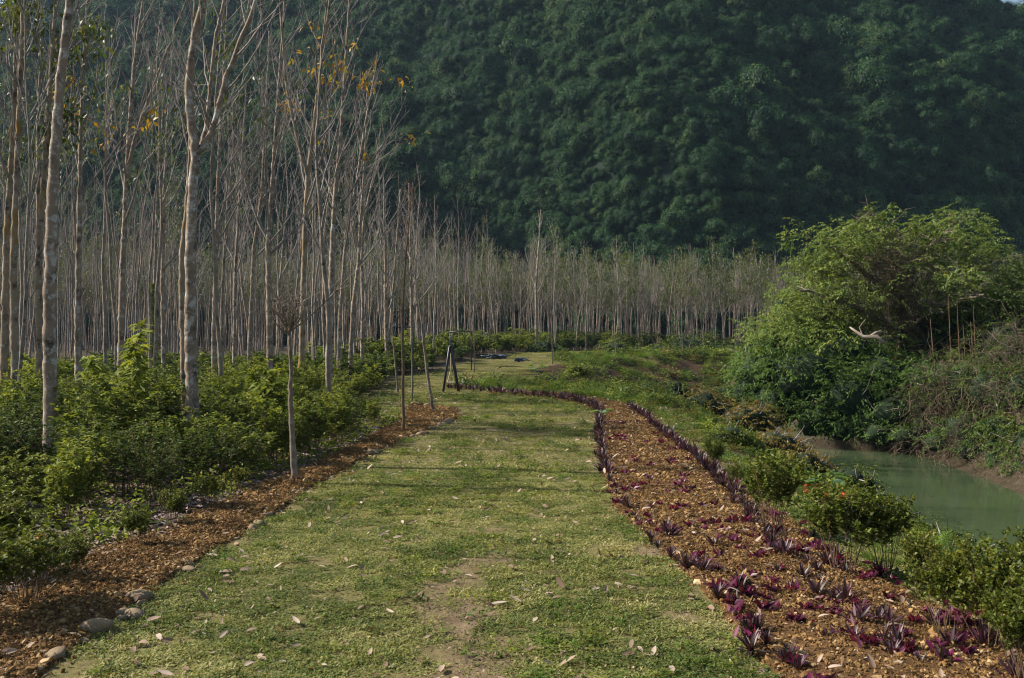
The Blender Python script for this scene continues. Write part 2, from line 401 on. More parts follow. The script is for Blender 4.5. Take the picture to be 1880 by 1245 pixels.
DIRT = [(G(890, 972)[:2], .30, .10), (G(1010, 1045)[:2], .12, .1), (G(1190, 1015)[:2], .3, .2), (G(1230, 1120)[:2], .25, .2), (G(600, 1035)[:2], .12, .08)]
def dirtiness(x, y):
    v = np.zeros(np.shape(x))
    for (cx, cy_), rx, ry in DIRT:
        dx = (x-cx)/rx; dy = (y-cy_)/ry/2.2
        v = np.maximum(v, .85*(1-smooth(.1, 1.15, np.hypot(dx, dy)+.9*(vnoise(x, y, .22, 3)-.5)+.5*(vnoise(x, y, .09, 9)-.5))))
    track = 1-smooth(.12, .50, abs(x-(-.38+.07*np.sin(y*1.3)))+.22*(vnoise(x, y, .2, 16)-.5))
    v = np.maximum(v, track*(.35+.65*smooth(.15, .42, vnoise(x, y, .6, 4)))*(1-smooth(9, 13, y)))
    return np.clip(v, 0, 1)

def axis(segs):
    out = []
    for a, b_, st in segs: out.append(np.arange(a, b_, st))
    return np.concatenate(out+[[segs[-1][1]]])
gx = axis([(-420, -60, 24), (-60, -14, 1.6), (-14, -5, .4), (-5, 16, .16), (16, 50, 1.0), (50, 120, 6), (120, 420, 24)])
gy = axis([(-40, 4, 2), (4, 16, .16), (16, 50, .4), (50, 100, .7), (100, 160, 4), (160, 600, 30)])
X, Y = np.meshgrid(gx, gy); Z = H(X, Y)
nx, ny = len(gx), len(gy)
i = np.arange(ny-1)[:, None]*nx; j = np.arange(nx-1)[None]
Q = np.stack([i+j, i+j+1, i+nx+j+1, i+nx+j], -1).reshape(-1, 4)
gb = Buf(); gb.add(np.stack([X, Y, Z], -1).reshape(-1, 3), Q)
me = gb.mesh('ground', [M['ground']])
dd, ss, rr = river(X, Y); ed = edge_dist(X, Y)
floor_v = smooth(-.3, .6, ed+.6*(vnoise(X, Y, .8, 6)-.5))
floor_v = np.maximum(floor_v, np.where((ss < 0), 1.0, 0)*(rr < 8))  # far bank takes the dark floor tone, overhang shade painted into it
brown_v = smooth(0, .25, -Z-.35+.9*(vnoise(X, Y, 2.2, 7)-.5))*np.where((ss > 0) & (rr > 7), .95, np.where(ss > 0, .8, .15))
far_ = (ss > 0) & (rr > 5.6) & (dd < 9.5)
brown_v = np.where(far_, smooth(0, .3, .75-Z+.9*(vnoise(X, Y, 1.6, 27)-.5)), brown_v)
for nm, val in (('dirt', dirtiness(X, Y)), ('floor', floor_v), ('brown', np.clip(brown_v, 0, 1))):
    a = me.attributes.new(nm, 'FLOAT', 'POINT'); a.data.foreach_set('value', val.astype(np.float32).ravel())
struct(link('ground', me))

# river surface
RV = resample(RIV, 90); tg = nrm(np.gradient(RV, axis=0)); nn = np.stack([-tg[:, 1], tg[:, 0]], -1)
wb = Buf(); offs = np.linspace(-2.6, 3.2, 9)
V = np.stack([np.stack([RV[:, 0]+nn[:, 0]*o, RV[:, 1]+nn[:, 1]*o, np.full(90, WATER)], -1) for o in offs], 1)
i = np.arange(89)[:, None]*9; j = np.arange(8)[None]
wb.add(V.reshape(-1, 3), np.stack([i+j, i+9+j, i+9+j+1, i+j+1], -1).reshape(-1, 4))
struct(link('river_water', wb.mesh('river_water', [M['water']])))

# hills: the steep forested slope behind the plantation and an unseen, added peak to the left
def hillz(x, y):
    yb = 152+.62*np.maximum(0, 20-x)+.26*np.maximum(0, x-30)+4*np.sin(x*.055+1)
    yb = yb-6*np.exp(-((x-28)/16.)**2)
    s = y-yb
    z = np.where(s < 26, s*1.75, 45+(s-26)*1.0)
    z = np.where(s < 0, 0, z)
    z = z+9*(vnoise(x, y, 26, 11)-.5)*smooth(0, 30, s)+5*(vnoise(x, y, 11, 12)-.5)*smooth(0, 20, s)
    gully = 15*np.exp(-((x-62-.25*(s-20))/9.)**2)*smooth(5, 40, s)+13*np.exp(-((x-(-8)-.35*s)/7.)**2)*smooth(5, 35, s)
    rid = 8*np.exp(-((x-38-.2*s)/10.)**2)*smooth(0, 25, s)+9*np.exp(-((x-90)/14.)**2)*smooth(0, 25, s)
    z = z-gully*.12+rid*.2+3.0*(vnoise(x, y, 6.5, 15)-.5)*smooth(0, 20, s)+9*(vnoise(x*.8+s*.7, s*.4-x*.35, 15, 18)-.5)*smooth(4, 30, s)
    cap = 150-.25*np.maximum(0, x-60)
    cap = np.where(x > 60, 112-60*smooth(115, 128, x)+8*(vnoise(x, y, 9, 13)-.5), cap)
    z = np.minimum(z, np.maximum(cap, 0))
    shade_peak = 195*(1-smooth(.05, 1, np.hypot(x+225, y-215)/95.))+8*(vnoise(x, y, 15, 14)-.5)*(z > 1)  # unseen mountain added for its shadow on the lower slope
    return np.maximum(z, shade_peak)
hx = np.arange(-340, 260, 3.0); hy = np.arange(110, 460, 3.0)
X, Y = np.meshgrid(hx, hy); Z = hillz(X, Y)-2.0
nx, ny = len(hx), len(hy); i = np.arange(ny-1)[:, None]*nx; j = np.arange(nx-1)[None]
hb = Buf(); hb.add(np.stack([X, Y, Z], -1).reshape(-1, 3), np.stack([i+j, i+j+1, i+nx+j+1, i+nx+j], -1).reshape(-1, 4))
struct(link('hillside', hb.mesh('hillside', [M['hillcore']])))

# ------------------------------------------------------------------ scattering of uncountable stuff
def scatter(name, pts, rot, sc, idx, protos, label, cat):
    col = bpy.data.collections.new(name+'_kinds')
    for nme, me_ in protos:
        col.objects.link(bpy.data.objects.new(nme, me_))
    me_ = bpy.data.meshes.new(name); n = len(pts)
    me_.vertices.add(n); me_.vertices.foreach_set('co', np.asarray(pts, np.float32).ravel())
    a = me_.attributes.new('turn', 'FLOAT_VECTOR', 'POINT'); a.data.foreach_set('vector', np.asarray(rot, np.float32).ravel())
    sc = np.asarray(sc, float); sc = np.repeat(sc[:, None], 3, 1) if sc.ndim == 1 else sc
    a = me_.attributes.new('size', 'FLOAT_VECTOR', 'POINT'); a.data.foreach_set('vector', sc.astype(np.float32).ravel())
    a = me_.attributes.new('kind', 'INT', 'POINT'); a.data.foreach_set('value', np.asarray(idx, np.int32))
    me_.update()
    o = link(name, me_); tag(o, label, cat, kind='stuff')
    ng = bpy.data.node_groups.new(name, 'GeometryNodeTree')
    ng.interface.new_socket('Geometry', in_out='INPUT', socket_type='NodeSocketGeometry')
    ng.interface.new_socket('Geometry', in_out='OUTPUT', socket_type='NodeSocketGeometry')
    gi = ng.nodes.new('NodeGroupInput'); go = ng.nodes.new('NodeGroupOutput')
    ip = ng.nodes.new('GeometryNodeInstanceOnPoints'); ci = ng.nodes.new('GeometryNodeCollectionInfo')
    ci.inputs['Collection'].default_value = col; ci.inputs['Separate Children'].default_value = True; ci.inputs['Reset Children'].default_value = True
    def na(nm, ty):
        x = ng.nodes.new('GeometryNodeInputNamedAttribute'); x.data_type = ty; x.inputs[0].default_value = nm
        return [s for s in x.outputs if s.enabled and s.name == 'Attribute'][0]
    e2r = ng.nodes.new('FunctionNodeEulerToRotation')
    L = ng.links.new
    L(gi.outputs[0], ip.inputs['Points']); L(ci.outputs[0], ip.inputs['Instance']); ip.inputs['Pick Instance'].default_value = True
    L(na('kind', 'INT'), ip.inputs['Instance Index']); L(na('turn', 'FLOAT_VECTOR'), e2r.inputs[0]); L(e2r.outputs[0], ip.inputs['Rotation'])
    L(na('size', 'FLOAT_VECTOR'), ip.inputs['Scale']); L(ip.outputs[0], go.inputs[0])
    md = o.modifiers.new('scatter', 'NODES'); md.node_group = ng
    return o

def upright(n, tilt=0.0):
    return np.stack([rng.normal(0, tilt, n), rng.normal(0, tilt, n), rng.uniform(0, 6.283, n)], -1)

# hill forest crowns
protos = []
for k in range(8):
    b = Buf(); r0 = np.random.default_rng(50+k)
    nl = 9
    cs = np.stack([r0.normal(0, .5, nl), r0.normal(0, .5, nl), r0.uniform(-.1, .7, nl)], -1); cs[0] = (0, 0, .35)
    rs = r0.uniform(.22, .5, nl); rs[0] = .62
    if k in (2, 4, 6): cs[:, 2] *= 2.0; cs[:, :2] *= .7
    for c_, r_ in zip(cs, rs):
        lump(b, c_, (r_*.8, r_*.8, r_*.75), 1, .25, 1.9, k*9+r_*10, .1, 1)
        m = int(900*r_)
        D = rand_dirs(m, -.6, 1, r0); P = c_+D*r_*(.80+.42*r0.random((m, 1)))*np.array([1, 1, .95])
        dd_ = nrm(D*.5+np.array([0, 0, -.5])+r0.normal(0, .6, (m, 3)))
        leaves(b, P, dd_, D+r0.normal(0, .35, (m, 3)), r0.uniform(.05, .12, m), r0.uniform(.04, .07, m), .1, .1, np.clip(r0.normal(.5, .24, m), 0, 1))
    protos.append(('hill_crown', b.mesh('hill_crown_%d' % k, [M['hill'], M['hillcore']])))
n = 200000
hxp = rng.uniform(-230, 190, n); hyp = rng.uniform(128, 420, n)
z = hillz(hxp, hyp); keep = (z > 1.5) & (abs(hxp) < .60*hyp+12) & (z < .40*hyp+26)
hxp, hyp, z = hxp[keep], hyp[keep], z[keep]
o_ = np.argsort(hyp); hxp, hyp, z = hxp[o_], hyp[o_], z[o_]
pxs = hxp/hyp*F; pys = (z-EYE)/hyp*F
keys = (pxs//12).astype(int)*10000+(pys//9).astype(int)
_, sel = np.unique(keys, return_index=True)
P = np.stack([hxp[sel], hyp[sel], z[sel]-1.6+rng.uniform(-.8, 1.6, len(sel))], -1)
s_ = (.85+2.4*rng.random(len(sel))**4)*hyp[sel]/190; s_[rng.random(len(sel)) < .04] *= 1.5
S3 = np.stack([s_, s_, s_*rng.uniform(.8, 1.5, len(sel))], -1)
print('hill crowns', len(sel))
scatter('hillside_forest', P, upright(len(sel), .18), S3, rng.integers(0, 8, len(sel)), protos,
        'dark green creeper hung forest covering the steep hillside', 'forest')

# ------------------------------------------------------------------ trees
def grow(p0, d0, length, nseg, up=0.0, wander=.06, r=None):
    r = r or rng; pts = [np.array(p0, float)]; d = nrm(d0)
    for _ in range(nseg):
        d = nrm(d+np.array([0, 0, up])+r.normal(0, wander, 3)); pts.append(pts[-1]+d*length/nseg)
    return np.array(pts)
def taper(r0, r1, n, p=1.0): return r0+(r1-r0)*np.linspace(0, 1, n)**p

def bare_tree(seed, h=13., r0=.10, stem=None, first=.4, n1=14, twigs=3, spread=.62, leafiness=0, knob=.10, leaf_mi=0, detail=1.0, leafbuf=None, upper_only=True, sides=8, r_top=.007):
    """returns (trunk, branches) buffers; stem: optional list of (z, x, y) offsets"""
    r = np.random.default_rng(seed); tb, bb = Buf(), Buf()
    ns = int(26*detail)+4; zz = np.linspace(0, h, ns)
    if stem is None:
        lean = r.normal(0, .018, 2); w1, w2 = r.uniform(0, 6, 2)
        cx = lean[0]*zz+.30*np.sin(zz*.45+w1)*zz/h+.03*np.sin(zz*1.9+w2); cy_ = lean[1]*zz+.28*np.sin(zz*.5+w2)*zz/h+.03*np.sin(zz*1.7+w1)
    else:
        st = np.array(stem, float); cx = np.interp(zz, st[:, 0], st[:, 1]); cy_ = np.interp(zz, st[:, 0], st[:, 2])
    pts = np.stack([cx, cy_, zz], -1)
    rad = r0*(1-.80*(zz/h)**1.1)+.25*r0*np.exp(-zz/.25); rad = np.maximum(rad, r_top)
    # more rings with knuckles
    t = np.linspace(0, ns-1, int(ns*2.6)); P2 = np.stack([np.interp(t, np.arange(ns), pts[:, k]) for k in range(3)], -1)
    rr_ = np.interp(t, np.arange(ns), rad)*(1+knob*r.normal(0, 1, len(t)).clip(-1, 2))
    P2[:, :2] += r.normal(0, min(r0*.10, .006), (len(t), 2)); tube(tb, P2, rr_, sides, .5)
    def at(f):
        f = f*(ns-1); a = int(min(f, ns-2)); q_ = f-a
        return pts[a]*(1-q_)+pts[a+1]*q_, rad[a]*(1-q_)+rad[a+1]*q_, nrm(pts[a+1]-pts[a])
    tips = []
    for k in range(n1):
        f = first+(1-first)*.97*((k+r.random()*.6)/n1)
        p, pr, td = at(f); az = k*2.4+r.normal(0, .5)
        out = np.array([math.cos(az), math.sin(az), 0]); ang = r.uniform(.45, .8)
        d = td*math.cos(ang)+out*math.sin(ang)
        L = (h*(1-f)*spread+h*.06)*r.uniform(.7, 1.15)
        r1 = min(pr*.55, .012+L*.010)
        bp = grow(p, d, L, 7, .09, .07, r); tube(bb, bp, taper(r1, .006, 8), 5, .5)
        n2 = int(max(2, min(6, L*1.6)))
        for m in range(n2):
            g = .2+.75*(m+r.random()*.7)/n2; a = int(g*7); a = min(a, 6); q0 = bp[a]+(bp[a+1]-bp[a])*(g*7-a)
            bd = nrm(bp[a+1]-bp[a]); sd = nrm(np.cross(bd, r.normal(0, 1, 3))); L2 = L*(1-g*.6)*r.uniform(.28, .5)
            tp = grow(q0, bd*.82+sd*.57+np.array([0, 0, .1]), L2, 4, .10, .10, r); tube(bb, tp, taper(max(.005, r1*.42), .0035, 5), 3, .6)
            tips.append(tp[-1])
            for w in range(twigs):
                g2 = r.uniform(.25, .95); a2 = min(int(g2*4), 3); q1 = tp[a2]+(tp[a2+1]-tp[a2])*(g2*4-a2)
                bd2 = nrm(tp[a2+1]-tp[a2]); sd2 = nrm(np.cross(bd2, r.normal(0, 1, 3)))
                tw = grow(q1, bd2*.8+sd2*.6, L2*r.uniform(.3, .6), 2, .12, .12, r); tube(bb, tw, taper(.005, .003, 3), 3, .7)
                tips.append(tw[-1])
    tips = np.array(tips)
    return tb, bb, tips, pts

def leaf_clusters(buf, pts, r, n=9, L=.16, W=.06, spread=.22, mi=0, shift=0.0):
    """hanging three-part leaves at branch ends"""
    pts = np.asarray(pts); k = len(pts)
    P = np.repeat(pts, n, 0)+r.normal(0, spread, (k*n, 3))*np.array([1, 1, .7])
    D = nrm(r.normal(0, .6, (k*n, 3))+np.array([0, 0, -.55]))
    leaves(buf, P, D, r.normal(0, .5, (k*n, 3))+np.array([0, 0, 1.]), r.uniform(.7, 1.2, k*n)*L, r.uniform(.8, 1.2, k*n)*W, .15, .15,
           np.clip(r.normal(.45, .28, k*n)+shift, 0, 1), mi)

FT = []     # foreground trees: stem given by photo pixels
def stem_from_px(base_px, base_y_world, track, h):
    """track: (px, py) points seen at the tree's own distance -> offsets from the base"""
    d = base_y_world; x0 = (base_px-940)/F*d; out = []
    for px, py in track:
        z_ = EYE+(622-py)/F*d; out.append((z_, (px-940)/F*d-x0, 0.0))
    out.sort(); z0 = h1(x0, d)
    out = [(a-z0, b_, c_) for a, b_, c_ in out]
    out = [(0.0, 0.0, 0.0)]+[o for o in out if o[0] > .05]
    if out[-1][0] < h:
        a, b_ = out[-2], out[-1]; k = (h-b_[0])/max(.5, b_[0]-a[0]); out.append((h, b_[1]+(b_[1]-a[1])*k*.6, 0.0))
    return x0, z0, out

def hero_tree(base_px, d, track, wpx, h, seed, label, mat='bark', first=.5, n1=12, forks=(), yellow=None, spread=.5, group=None, knob=.10, leafmat='yellow', twigmat='bark_twig', branches_low=0):
    x0, z0, st = stem_from_px(base_px, d, track, h)
    r0 = wpx/2/F*d
    tb, bb, tips, pts = bare_tree(seed, h, r0, st, first, n1, 3, spread, knob=knob, detail=1.5, sides=12)
    # put the tapered radius back to what the photo shows: it barely thins within the frame
    r = np.random.default_rng(seed+1)
    for fk in forks:       # a fork: list of photo pixels, width at its foot
        tr, w = fk
        fp = np.array([((px-940)/F*d-x0, dy, EYE+(622-py)/F*d-z0) for px, py, dy in tr])
        end = fp[-1]+nrm(fp[-1]-fp[-2])*3.0; fp = np.vstack([fp, end])
        s = np.linspace(0, len(fp)-1, 30); fp2 = np.stack([np.interp(s, np.arange(len(fp)), fp[:, k]) for k in range(3)], -1)
        for _ in range(2): fp2[1:-1] = fp2[:-2]*.25+fp2[1:-1]*.5+fp2[2:]*.25
        fp2[:, :2] += r.normal(0, w/2/F*d*.15, (30, 2))
        tube(tb, fp2, taper(w/2/F*d, w/4.2/F*d, 30)*(1+knob*r.normal(0, .8, 30).clip(-1, 2)), 10, .5)
        for k in range(12):
            a = 6+int(k*1.9); p = fp2[a]; td = nrm(fp2[a+1]-fp2[a]); sd = nrm(np.cross(td, r.normal(0, 1, 3)))
            bp = grow(p, td*.75+sd*.65, r.uniform(1.2, 2.6), 6, .10, .08, r); tube(bb, bp, taper(.016, .005, 7), 4, .5)
            for m in range(4):
                g = r.integers(1, 6); sd = nrm(np.cross(bp[g+1]-bp[g], r.normal(0, 1, 3)))
                tube(bb, grow(bp[g], nrm(bp[g+1]-bp[g])*.8+sd*.6, r.uniform(.4, 1.0), 3, .1, .1, r), taper(.006, .003, 4), 3, .6)
    root = empty('rubber_tree', (x0, d, z0-.05), label, 'tree', group)
    link('trunk', tb.mesh('trunk', [M[mat]]), root)
    link('branches', bb.mesh('branches', [M[twigmat]]), root)
    if yellow:
        lb = Buf(); sel_ = [t_ for t_ in tips if yellow[0] < t_[2] < yellow[1]]
        if sel_:
            sel_ = np.array(sel_); r.shuffle(sel_); leaf_clusters(lb, sel_[:yellow[2]], r, 7, .22, .09, .16)
            link('leaves', lb.mesh('leaves', [M[leafmat]]), root)
    return root

GR_EDGE = 'tall rubber trees at the front of the plantation'
hero_tree(95, 15.6, [(92, 700), (91, 600), (93, 450), (99, 300), (110, 150), (127, 0), (140, -120)], 27, 12, 101,
          'thick knobbly pale trunk nearest the camera at the far left, rising out of the shrubs', group=GR_EDGE, first=.62, knob=.045)
hero_tree(355, 17.4, [(354, 760), (350, 640), (350, 520), (351, 400), (356, 300), (362, 272), (358, 258), (349, 215), (346, 150), (356, 70), (374, -10), (385, -100)], 25, 12.5, 102,
          'tall pale trunk that forks into a wide V high up, beside the lawn', group=GR_EDGE, first=.8, n1=7, knob=.045,
          forks=[([(362, 276, 0), (378, 258, .05), (392, 215, .1), (408, 140, .15), (432, 70, .2), (455, 12, .25), (478, -60, .3)], 12),
                 ([(364, 262, .1), (371, 225, .25), (372, 150, .4), (378, 60, .5), (392, -20, .6)], 9)])
hero_tree(340, 20.5, [(338, 700), (336, 600), (333, 500), (337, 420), (342, 395), (348, 300), (352, 200)], 15, 9.5, 103,
          'crooked brown trunk rising just behind the forked tree', mat='bark_moss', group=GR_EDGE, first=.6)
hero_tree(27, 24.5, [(27, 640), (24, 500), (27, 400), (33, 250), (38, 120), (43, 0)], 15, 14, 104, 'slim brown trunk second from the left picture edge, dark bumps along it', mat='bark_moss', group=GR_EDGE)
hero_tree(6, 26, [(7, 640), (10, 520), (12, 420), (20, 300), (28, 150), (30, 0)], 15, 14, 105, 'slim brown trunk standing at the very left edge of the picture', mat='bark_moss', group=GR_EDGE, yellow=(4, 12, 200), leafmat='olive', first=.35)
hero_tree(74, 26, [(73, 640), (70, 500), (72, 420), (80, 330), (88, 200), (97, 80), (102, 0)], 15, 14, 106, 'brown trunk leaning right behind the thickest pale trunk', mat='bark_moss', group=GR_EDGE, yellow=(4.5, 11, 70), leafmat='olive')
hero_tree(146, 27.5, [(144, 690), (142, 600), (144, 480), (146, 380), (148, 250), (153, 120), (161, 0)], 13, 14, 107, 'straight slim grey trunk with yellow leaves beside its upper stem', group=GR_EDGE, first=.42, yellow=(7.0, 9.3, 12))
hero_tree(223, 31, [(222, 680), (222, 600), (226, 460), (232, 320), (236, 240), (248, 100), (262, 0)], 13, 15, 108, 'straight trunk with a spray of steep bare branches fanning to its right', group=GR_EDGE, first=.38, n1=16,
          forks=[([(236, 300, 0), (247, 262, -.1), (266, 210, -.2), (298, 140, -.4), (330, 70, -.6)], 7)])
hero_tree(395, 36, [(392, 640), (394, 560), (397, 450), (400, 330), (405, 220), (412, 100), (418, 0)], 10, 15, 109, 'thin pale trunk just right of the forked tree', group=GR_EDGE, first=.35)
hero_tree(458, 38, [(458, 640), (462, 540), (466, 450), (480, 360), (486, 240), (492, 120)], 9, 14, 110, 'thin leaning trunk midway between the forked tree and the pollarded sapling', group=GR_EDGE, first=.35)
hero_tree(497, 36, [(495, 650), (494, 560), (492, 450), (500, 330), (506, 240), (514, 120), (520, 40)], 13, 14.5, 111, 'grey trunk left of the pollarded sapling with many ascending branches', group=GR_EDGE, first=.35, n1=16)
hero_tree(553, 33, [(553, 680), (555, 600), (558, 480), (561, 380), (566, 310), (575, 240), (590, 110), (605, 0)], 13, 15, 112, 'ochre stained trunk leaning right just behind the pollarded sapling', mat='bark_moss', group=GR_EDGE, first=.42, n1=14,
          forks=[([(564, 320, 0), (556, 290, -.1), (540, 220, -.2), (528, 150, -.3), (524, 60, -.5)], 6)], yellow=(10.2, 13, 10))
hero_tree(605, 34, [(605, 660), (607, 560), (610, 440), (617, 330), (626, 240), (634, 120), (641, 0)], 13, 15, 113, 'tall trunk with orange and green leaves high in its crown', group=GR_EDGE, first=.42, n1=14, yellow=(8.5, 13, 26))
hero_tree(622, 39, [(622, 650), (624, 580), (630, 500), (636, 420), (655, 330), (668, 240), (690, 120)], 9, 13.5, 114, 'thin pale trunk bending right next to the orange leaved tree', group=GR_EDGE, first=.4)
hero_tree(642, 41, [(643, 660), (648, 560), (658, 480), (662, 400), (668, 320), (672, 240)], 9, 12.5, 115, 'pale trunk with a steep bare crown at the right end of the front rank', group=GR_EDGE, first=.4, n1=16)
hero_tree(665, 46, [(665, 640), (666, 560), (664, 470), (668, 400), (690, 300), (698, 240)], 8, 12, 116, 'slender trunk with wiry branches spreading toward the open hillside', group=GR_EDGE, first=.35, n1=16)
hero_tree(430, 46, [(430, 640), (432, 500), (438, 380), (446, 260), (452, 160)], 8, 14, 117, 'thin pale trunk behind and right of the forked tree', group=GR_EDGE, first=.35)
hero_tree(300, 40, [(300, 650), (298, 520), (300, 380), (306, 240), (315, 120)], 9, 14, 118, 'thin trunk midway between the fan branched tree and the forked tree', group=GR_EDGE, first=.35)
hero_tree(712, 60, [(708, 560), (708, 480), (706, 420)], 10, 12, 119, 'close pair of pale stems at the edge of the grass left of the swing', group=GR_EDGE, first=.3, n1=14,
          forks=[([(712, 660, 0), (716, 600, .2), (722, 500, .5), (726, 430, .8)], 6)])
hero_tree(757, 66, [(756, 560), (754, 460), (752, 400)], 9, 12.5, 120, 'bare tree whose thin crown tops the others left of the swing', group=GR_EDGE, first=.3, n1=16)
hero_tree(986, 90, [(985, 600), (984, 520), (990, 440)], 7, 13, 121, 'tall bare tree standing out in front of the far grove', group=GR_EDGE, first=.4, n1=16, spread=.42)

ZT = [(60, 'left of the thickest pale trunk'), (220, 'between the thickest pale trunk and the fan branched tree'), (350, 'between the fan branched tree and the forked tree'),
      (530, 'between the forked tree and the pollarded sapling'), (640, 'between the pollarded sapling and the pale trunk that bends right'), (740, 'left of the tall straight brown sapling'),
      (830, 'between the tall straight brown sapling and the swing'), (985, 'between the swing and the tall bare tree standing out in front'), (3000, 'beyond the far bank right of the swing')]
def zone(x, y, table, what, grp, o, pxs=None):
    px = 940+x/y*F
    for lim, t in table:
        if px < lim: break
    o['label'] = what+' '+t; o['group'] = grp+' '+t
# repeats: one prototype of each kind, copied
protos_t = []
for k in range(10):
    r = np.random.default_rng(300+k)
    tb, bb, tips, pts = bare_tree(400+k, 13, .085, None, [.35, .42, .5, .4, .55][k % 5], 9, 2, [.55, .4, .62, .48][k % 4], detail=.7, sides=6, knob=.08)
    root = empty('rubber_tree', (0, 0, 0), 'slender bare rubber tree among the ranks inside the plantation', 'tree', 'rubber trees inside the plantation')
    link('trunk', tb.mesh('trunk', [M['bark_far']]), root); link('branches', bb.mesh('branches', [M['bark_twig']]), root)
    if k in (3, 9):
        lb = Buf(); sel_ = tips.copy(); r.shuffle(sel_); leaf_clusters(lb, sel_[:40], r, 10, .2, .08, .25)
        link('leaves', lb.mesh('leaves', [M['olive']]), root)
    protos_t.append((root, tb, bb))
# positions
cand = []
yy = 23.0
while yy < 138:
    step = 2.6
    xx = -.56*yy-6
    while xx < .42*yy+3:
        cand.append((xx+rng.normal(0, .7), yy+rng.normal(0, .9))); xx += 2.5
    yy += step
cand = np.array(cand)
e = edge_dist(cand[:, 0], cand[:, 1]); keep = (e > .8)
cand = cand[keep]
# keep clear of the hero trees
hero_xy = np.array([o.location[:2] for o in C.objects if o.name.startswith('rubber_tree') and o.location.y > 1])
dmin = np.min(np.hypot(cand[:, None, 0]-hero_xy[None, :, 0], cand[:, None, 1]-hero_xy[None, :, 1]), 1)
cand = cand[dmin > 1.3]
near_thin = rng.random(len(cand)) < np.where(cand[:, 1] < 36, .75, np.where(cand[:, 1] < 60, .42, .28)); cand = cand[~near_thin]
cand = cand[np.argsort(cand[:, 1])]
print('plantation trees', len(cand))
ind, rest = cand[:275], cand[275:]
for k, (x, y) in enumerate(ind):
    root = protos_t[k % 10][0]; far = smooth(52, 95, y)
    sc = float((1.02-.12*far)*rng.uniform(.78, 1.12)); sxy = sc*float(rng.uniform(.55, 1.05))
    loc = (x, y, h1(x, y)-.05); rz = float(rng.uniform(0, 6.28))
    tl = (float(rng.normal(0, .03)), float(rng.normal(0, .042)))
    if k < 10:
        root.location = loc; root.rotation_euler = (tl[0], tl[1], rz); root.scale = (sxy, sxy, sc)
    else: root = dup(root, loc, rz, (sxy, sxy, sc), tilt=tl)
    zone(x, y, ZT, 'slender bare rubber tree', 'rubber trees', root)
fp = []
for k in range(5):
    b = Buf(); r = np.random.default_rng(500+k)
    tb, bb, tips, pts = bare_tree(600+k, 12, .09, None, .38, 11, 2, .45, detail=.45, sides=5, knob=.05)
    for s_b in (tb, bb):
        for v_, f_, r_, m_ in zip(s_b.v, s_b.f, s_b.r, s_b.m): pass
    # joined into one light mesh
    off = 0; V_ = np.vstack(tb.v); b.add(V_, np.vstack(tb.f)); b.add(np.vstack(bb.v), np.vstack(bb.f), .5, 1)
    sel_ = tips.copy(); r.shuffle(sel_); leaf_clusters(b, sel_[:[8, 26, 0, 70, 12][k]+1], r, 9, .28, .12, .3, 2)
    fp.append(('far_tree', b.mesh('far_tree_%d' % k, [M['bark_far'], M['bark_twig'], M['olive']])))
n = len(rest)
# a denser stand in the distance
yy = rng.uniform(100, 142, 700); xx = rng.uniform(-.5, .58, 700)*yy
more = np.stack([xx, yy], -1); more = more[edge_dist(xx, yy) > 1.0]
rest = np.vstack([rest, more]); n = len(rest)
P = np.stack([rest[:, 0], rest[:, 1], H(rest[:, 0], rest[:, 1])-.05], -1)
s_ = rng.uniform(.72, 1.04, n); idx = rng.integers(0, 5, n); idx = np.where((rest[:, 1] > 128) & (rng.random(n) < .5), 3, idx)
tl = upright(n, .03); tl[:, 1] += .04*(rest[:, 0] > 5)*(rest[:, 1] < 125)
print('far trees', n)
scatter('plantation_trees', P, tl, np.stack([s_*.9, s_*.9, s_], -1), idx, fp, 'pale bare trunks massed at the back of the plantation below the hill', 'grove')


# ------------------------------------------------------------------ beds of soil
SURF = {}
def bed(name, Lp, Rp, mound, mat, n=240, m=22):
    A = resample(Lp, n); B = resample(Rp, n); t = np.linspace(0, 1, m)[None, :, None]
    Pp = A[:, None]*(1-t)+B[:, None]*t
    x, y = Pp[..., 0], Pp[..., 1]
    z = H(x, y)+.012+mound*np.sin(np.pi*t[..., 0])**.6+(vnoise(x, y, .16, 21)-.5)*.05+(vnoise(x, y, .06, 22)-.5)*.035
    z[:, 0] -= .05; z[:, -1] -= .05; z[0] -= .05; z[-1] -= .05
    SURF[name] = np.stack([x, y, z], -1)
    b = Buf(); i = np.arange(n-1)[:, None]*m; j = np.arange(m-1)[None]
    b.add(np.stack([x, y, z], -1).reshape(-1, 3), np.stack([i+j, i+j+1, i+m+j+1, i+m+j], -1).reshape(-1, 4))
    return struct(link(name, b.mesh(name, [mat])))
q = NT('soil'); geo = q.n('ShaderNodeNewGeometry'); pos = geo.outputs['Position']
n2 = q.noise(16, 6, .75, pos); n3 = q.noise(60, 4, .7, pos)
nn_ = q.math('ADD', q.math('MULTIPLY', n2, .5), q.math('MULTIPLY', n3, .5))
q.pbr(q.ramp(nn_, [(.32, (.05, .024, .010)), (.5, (.11, .062, .028)), (.62, (.19, .115, .05)), (.75, (.28, .18, .085))]), .95, q.bump(nn_, 1.0, .04), .1); M['soil'] = q.m
bed('soil_bed_right', RB_in, RB_out, .07, M['soil'])
bed('soil_bed_left', LB_in, np.vstack([LB_out, LB_top[1:3]]), .05, M['soil'])
for o in C.objects:
    if o.name.startswith('soil_bed'): o.name = 'soil_bed'

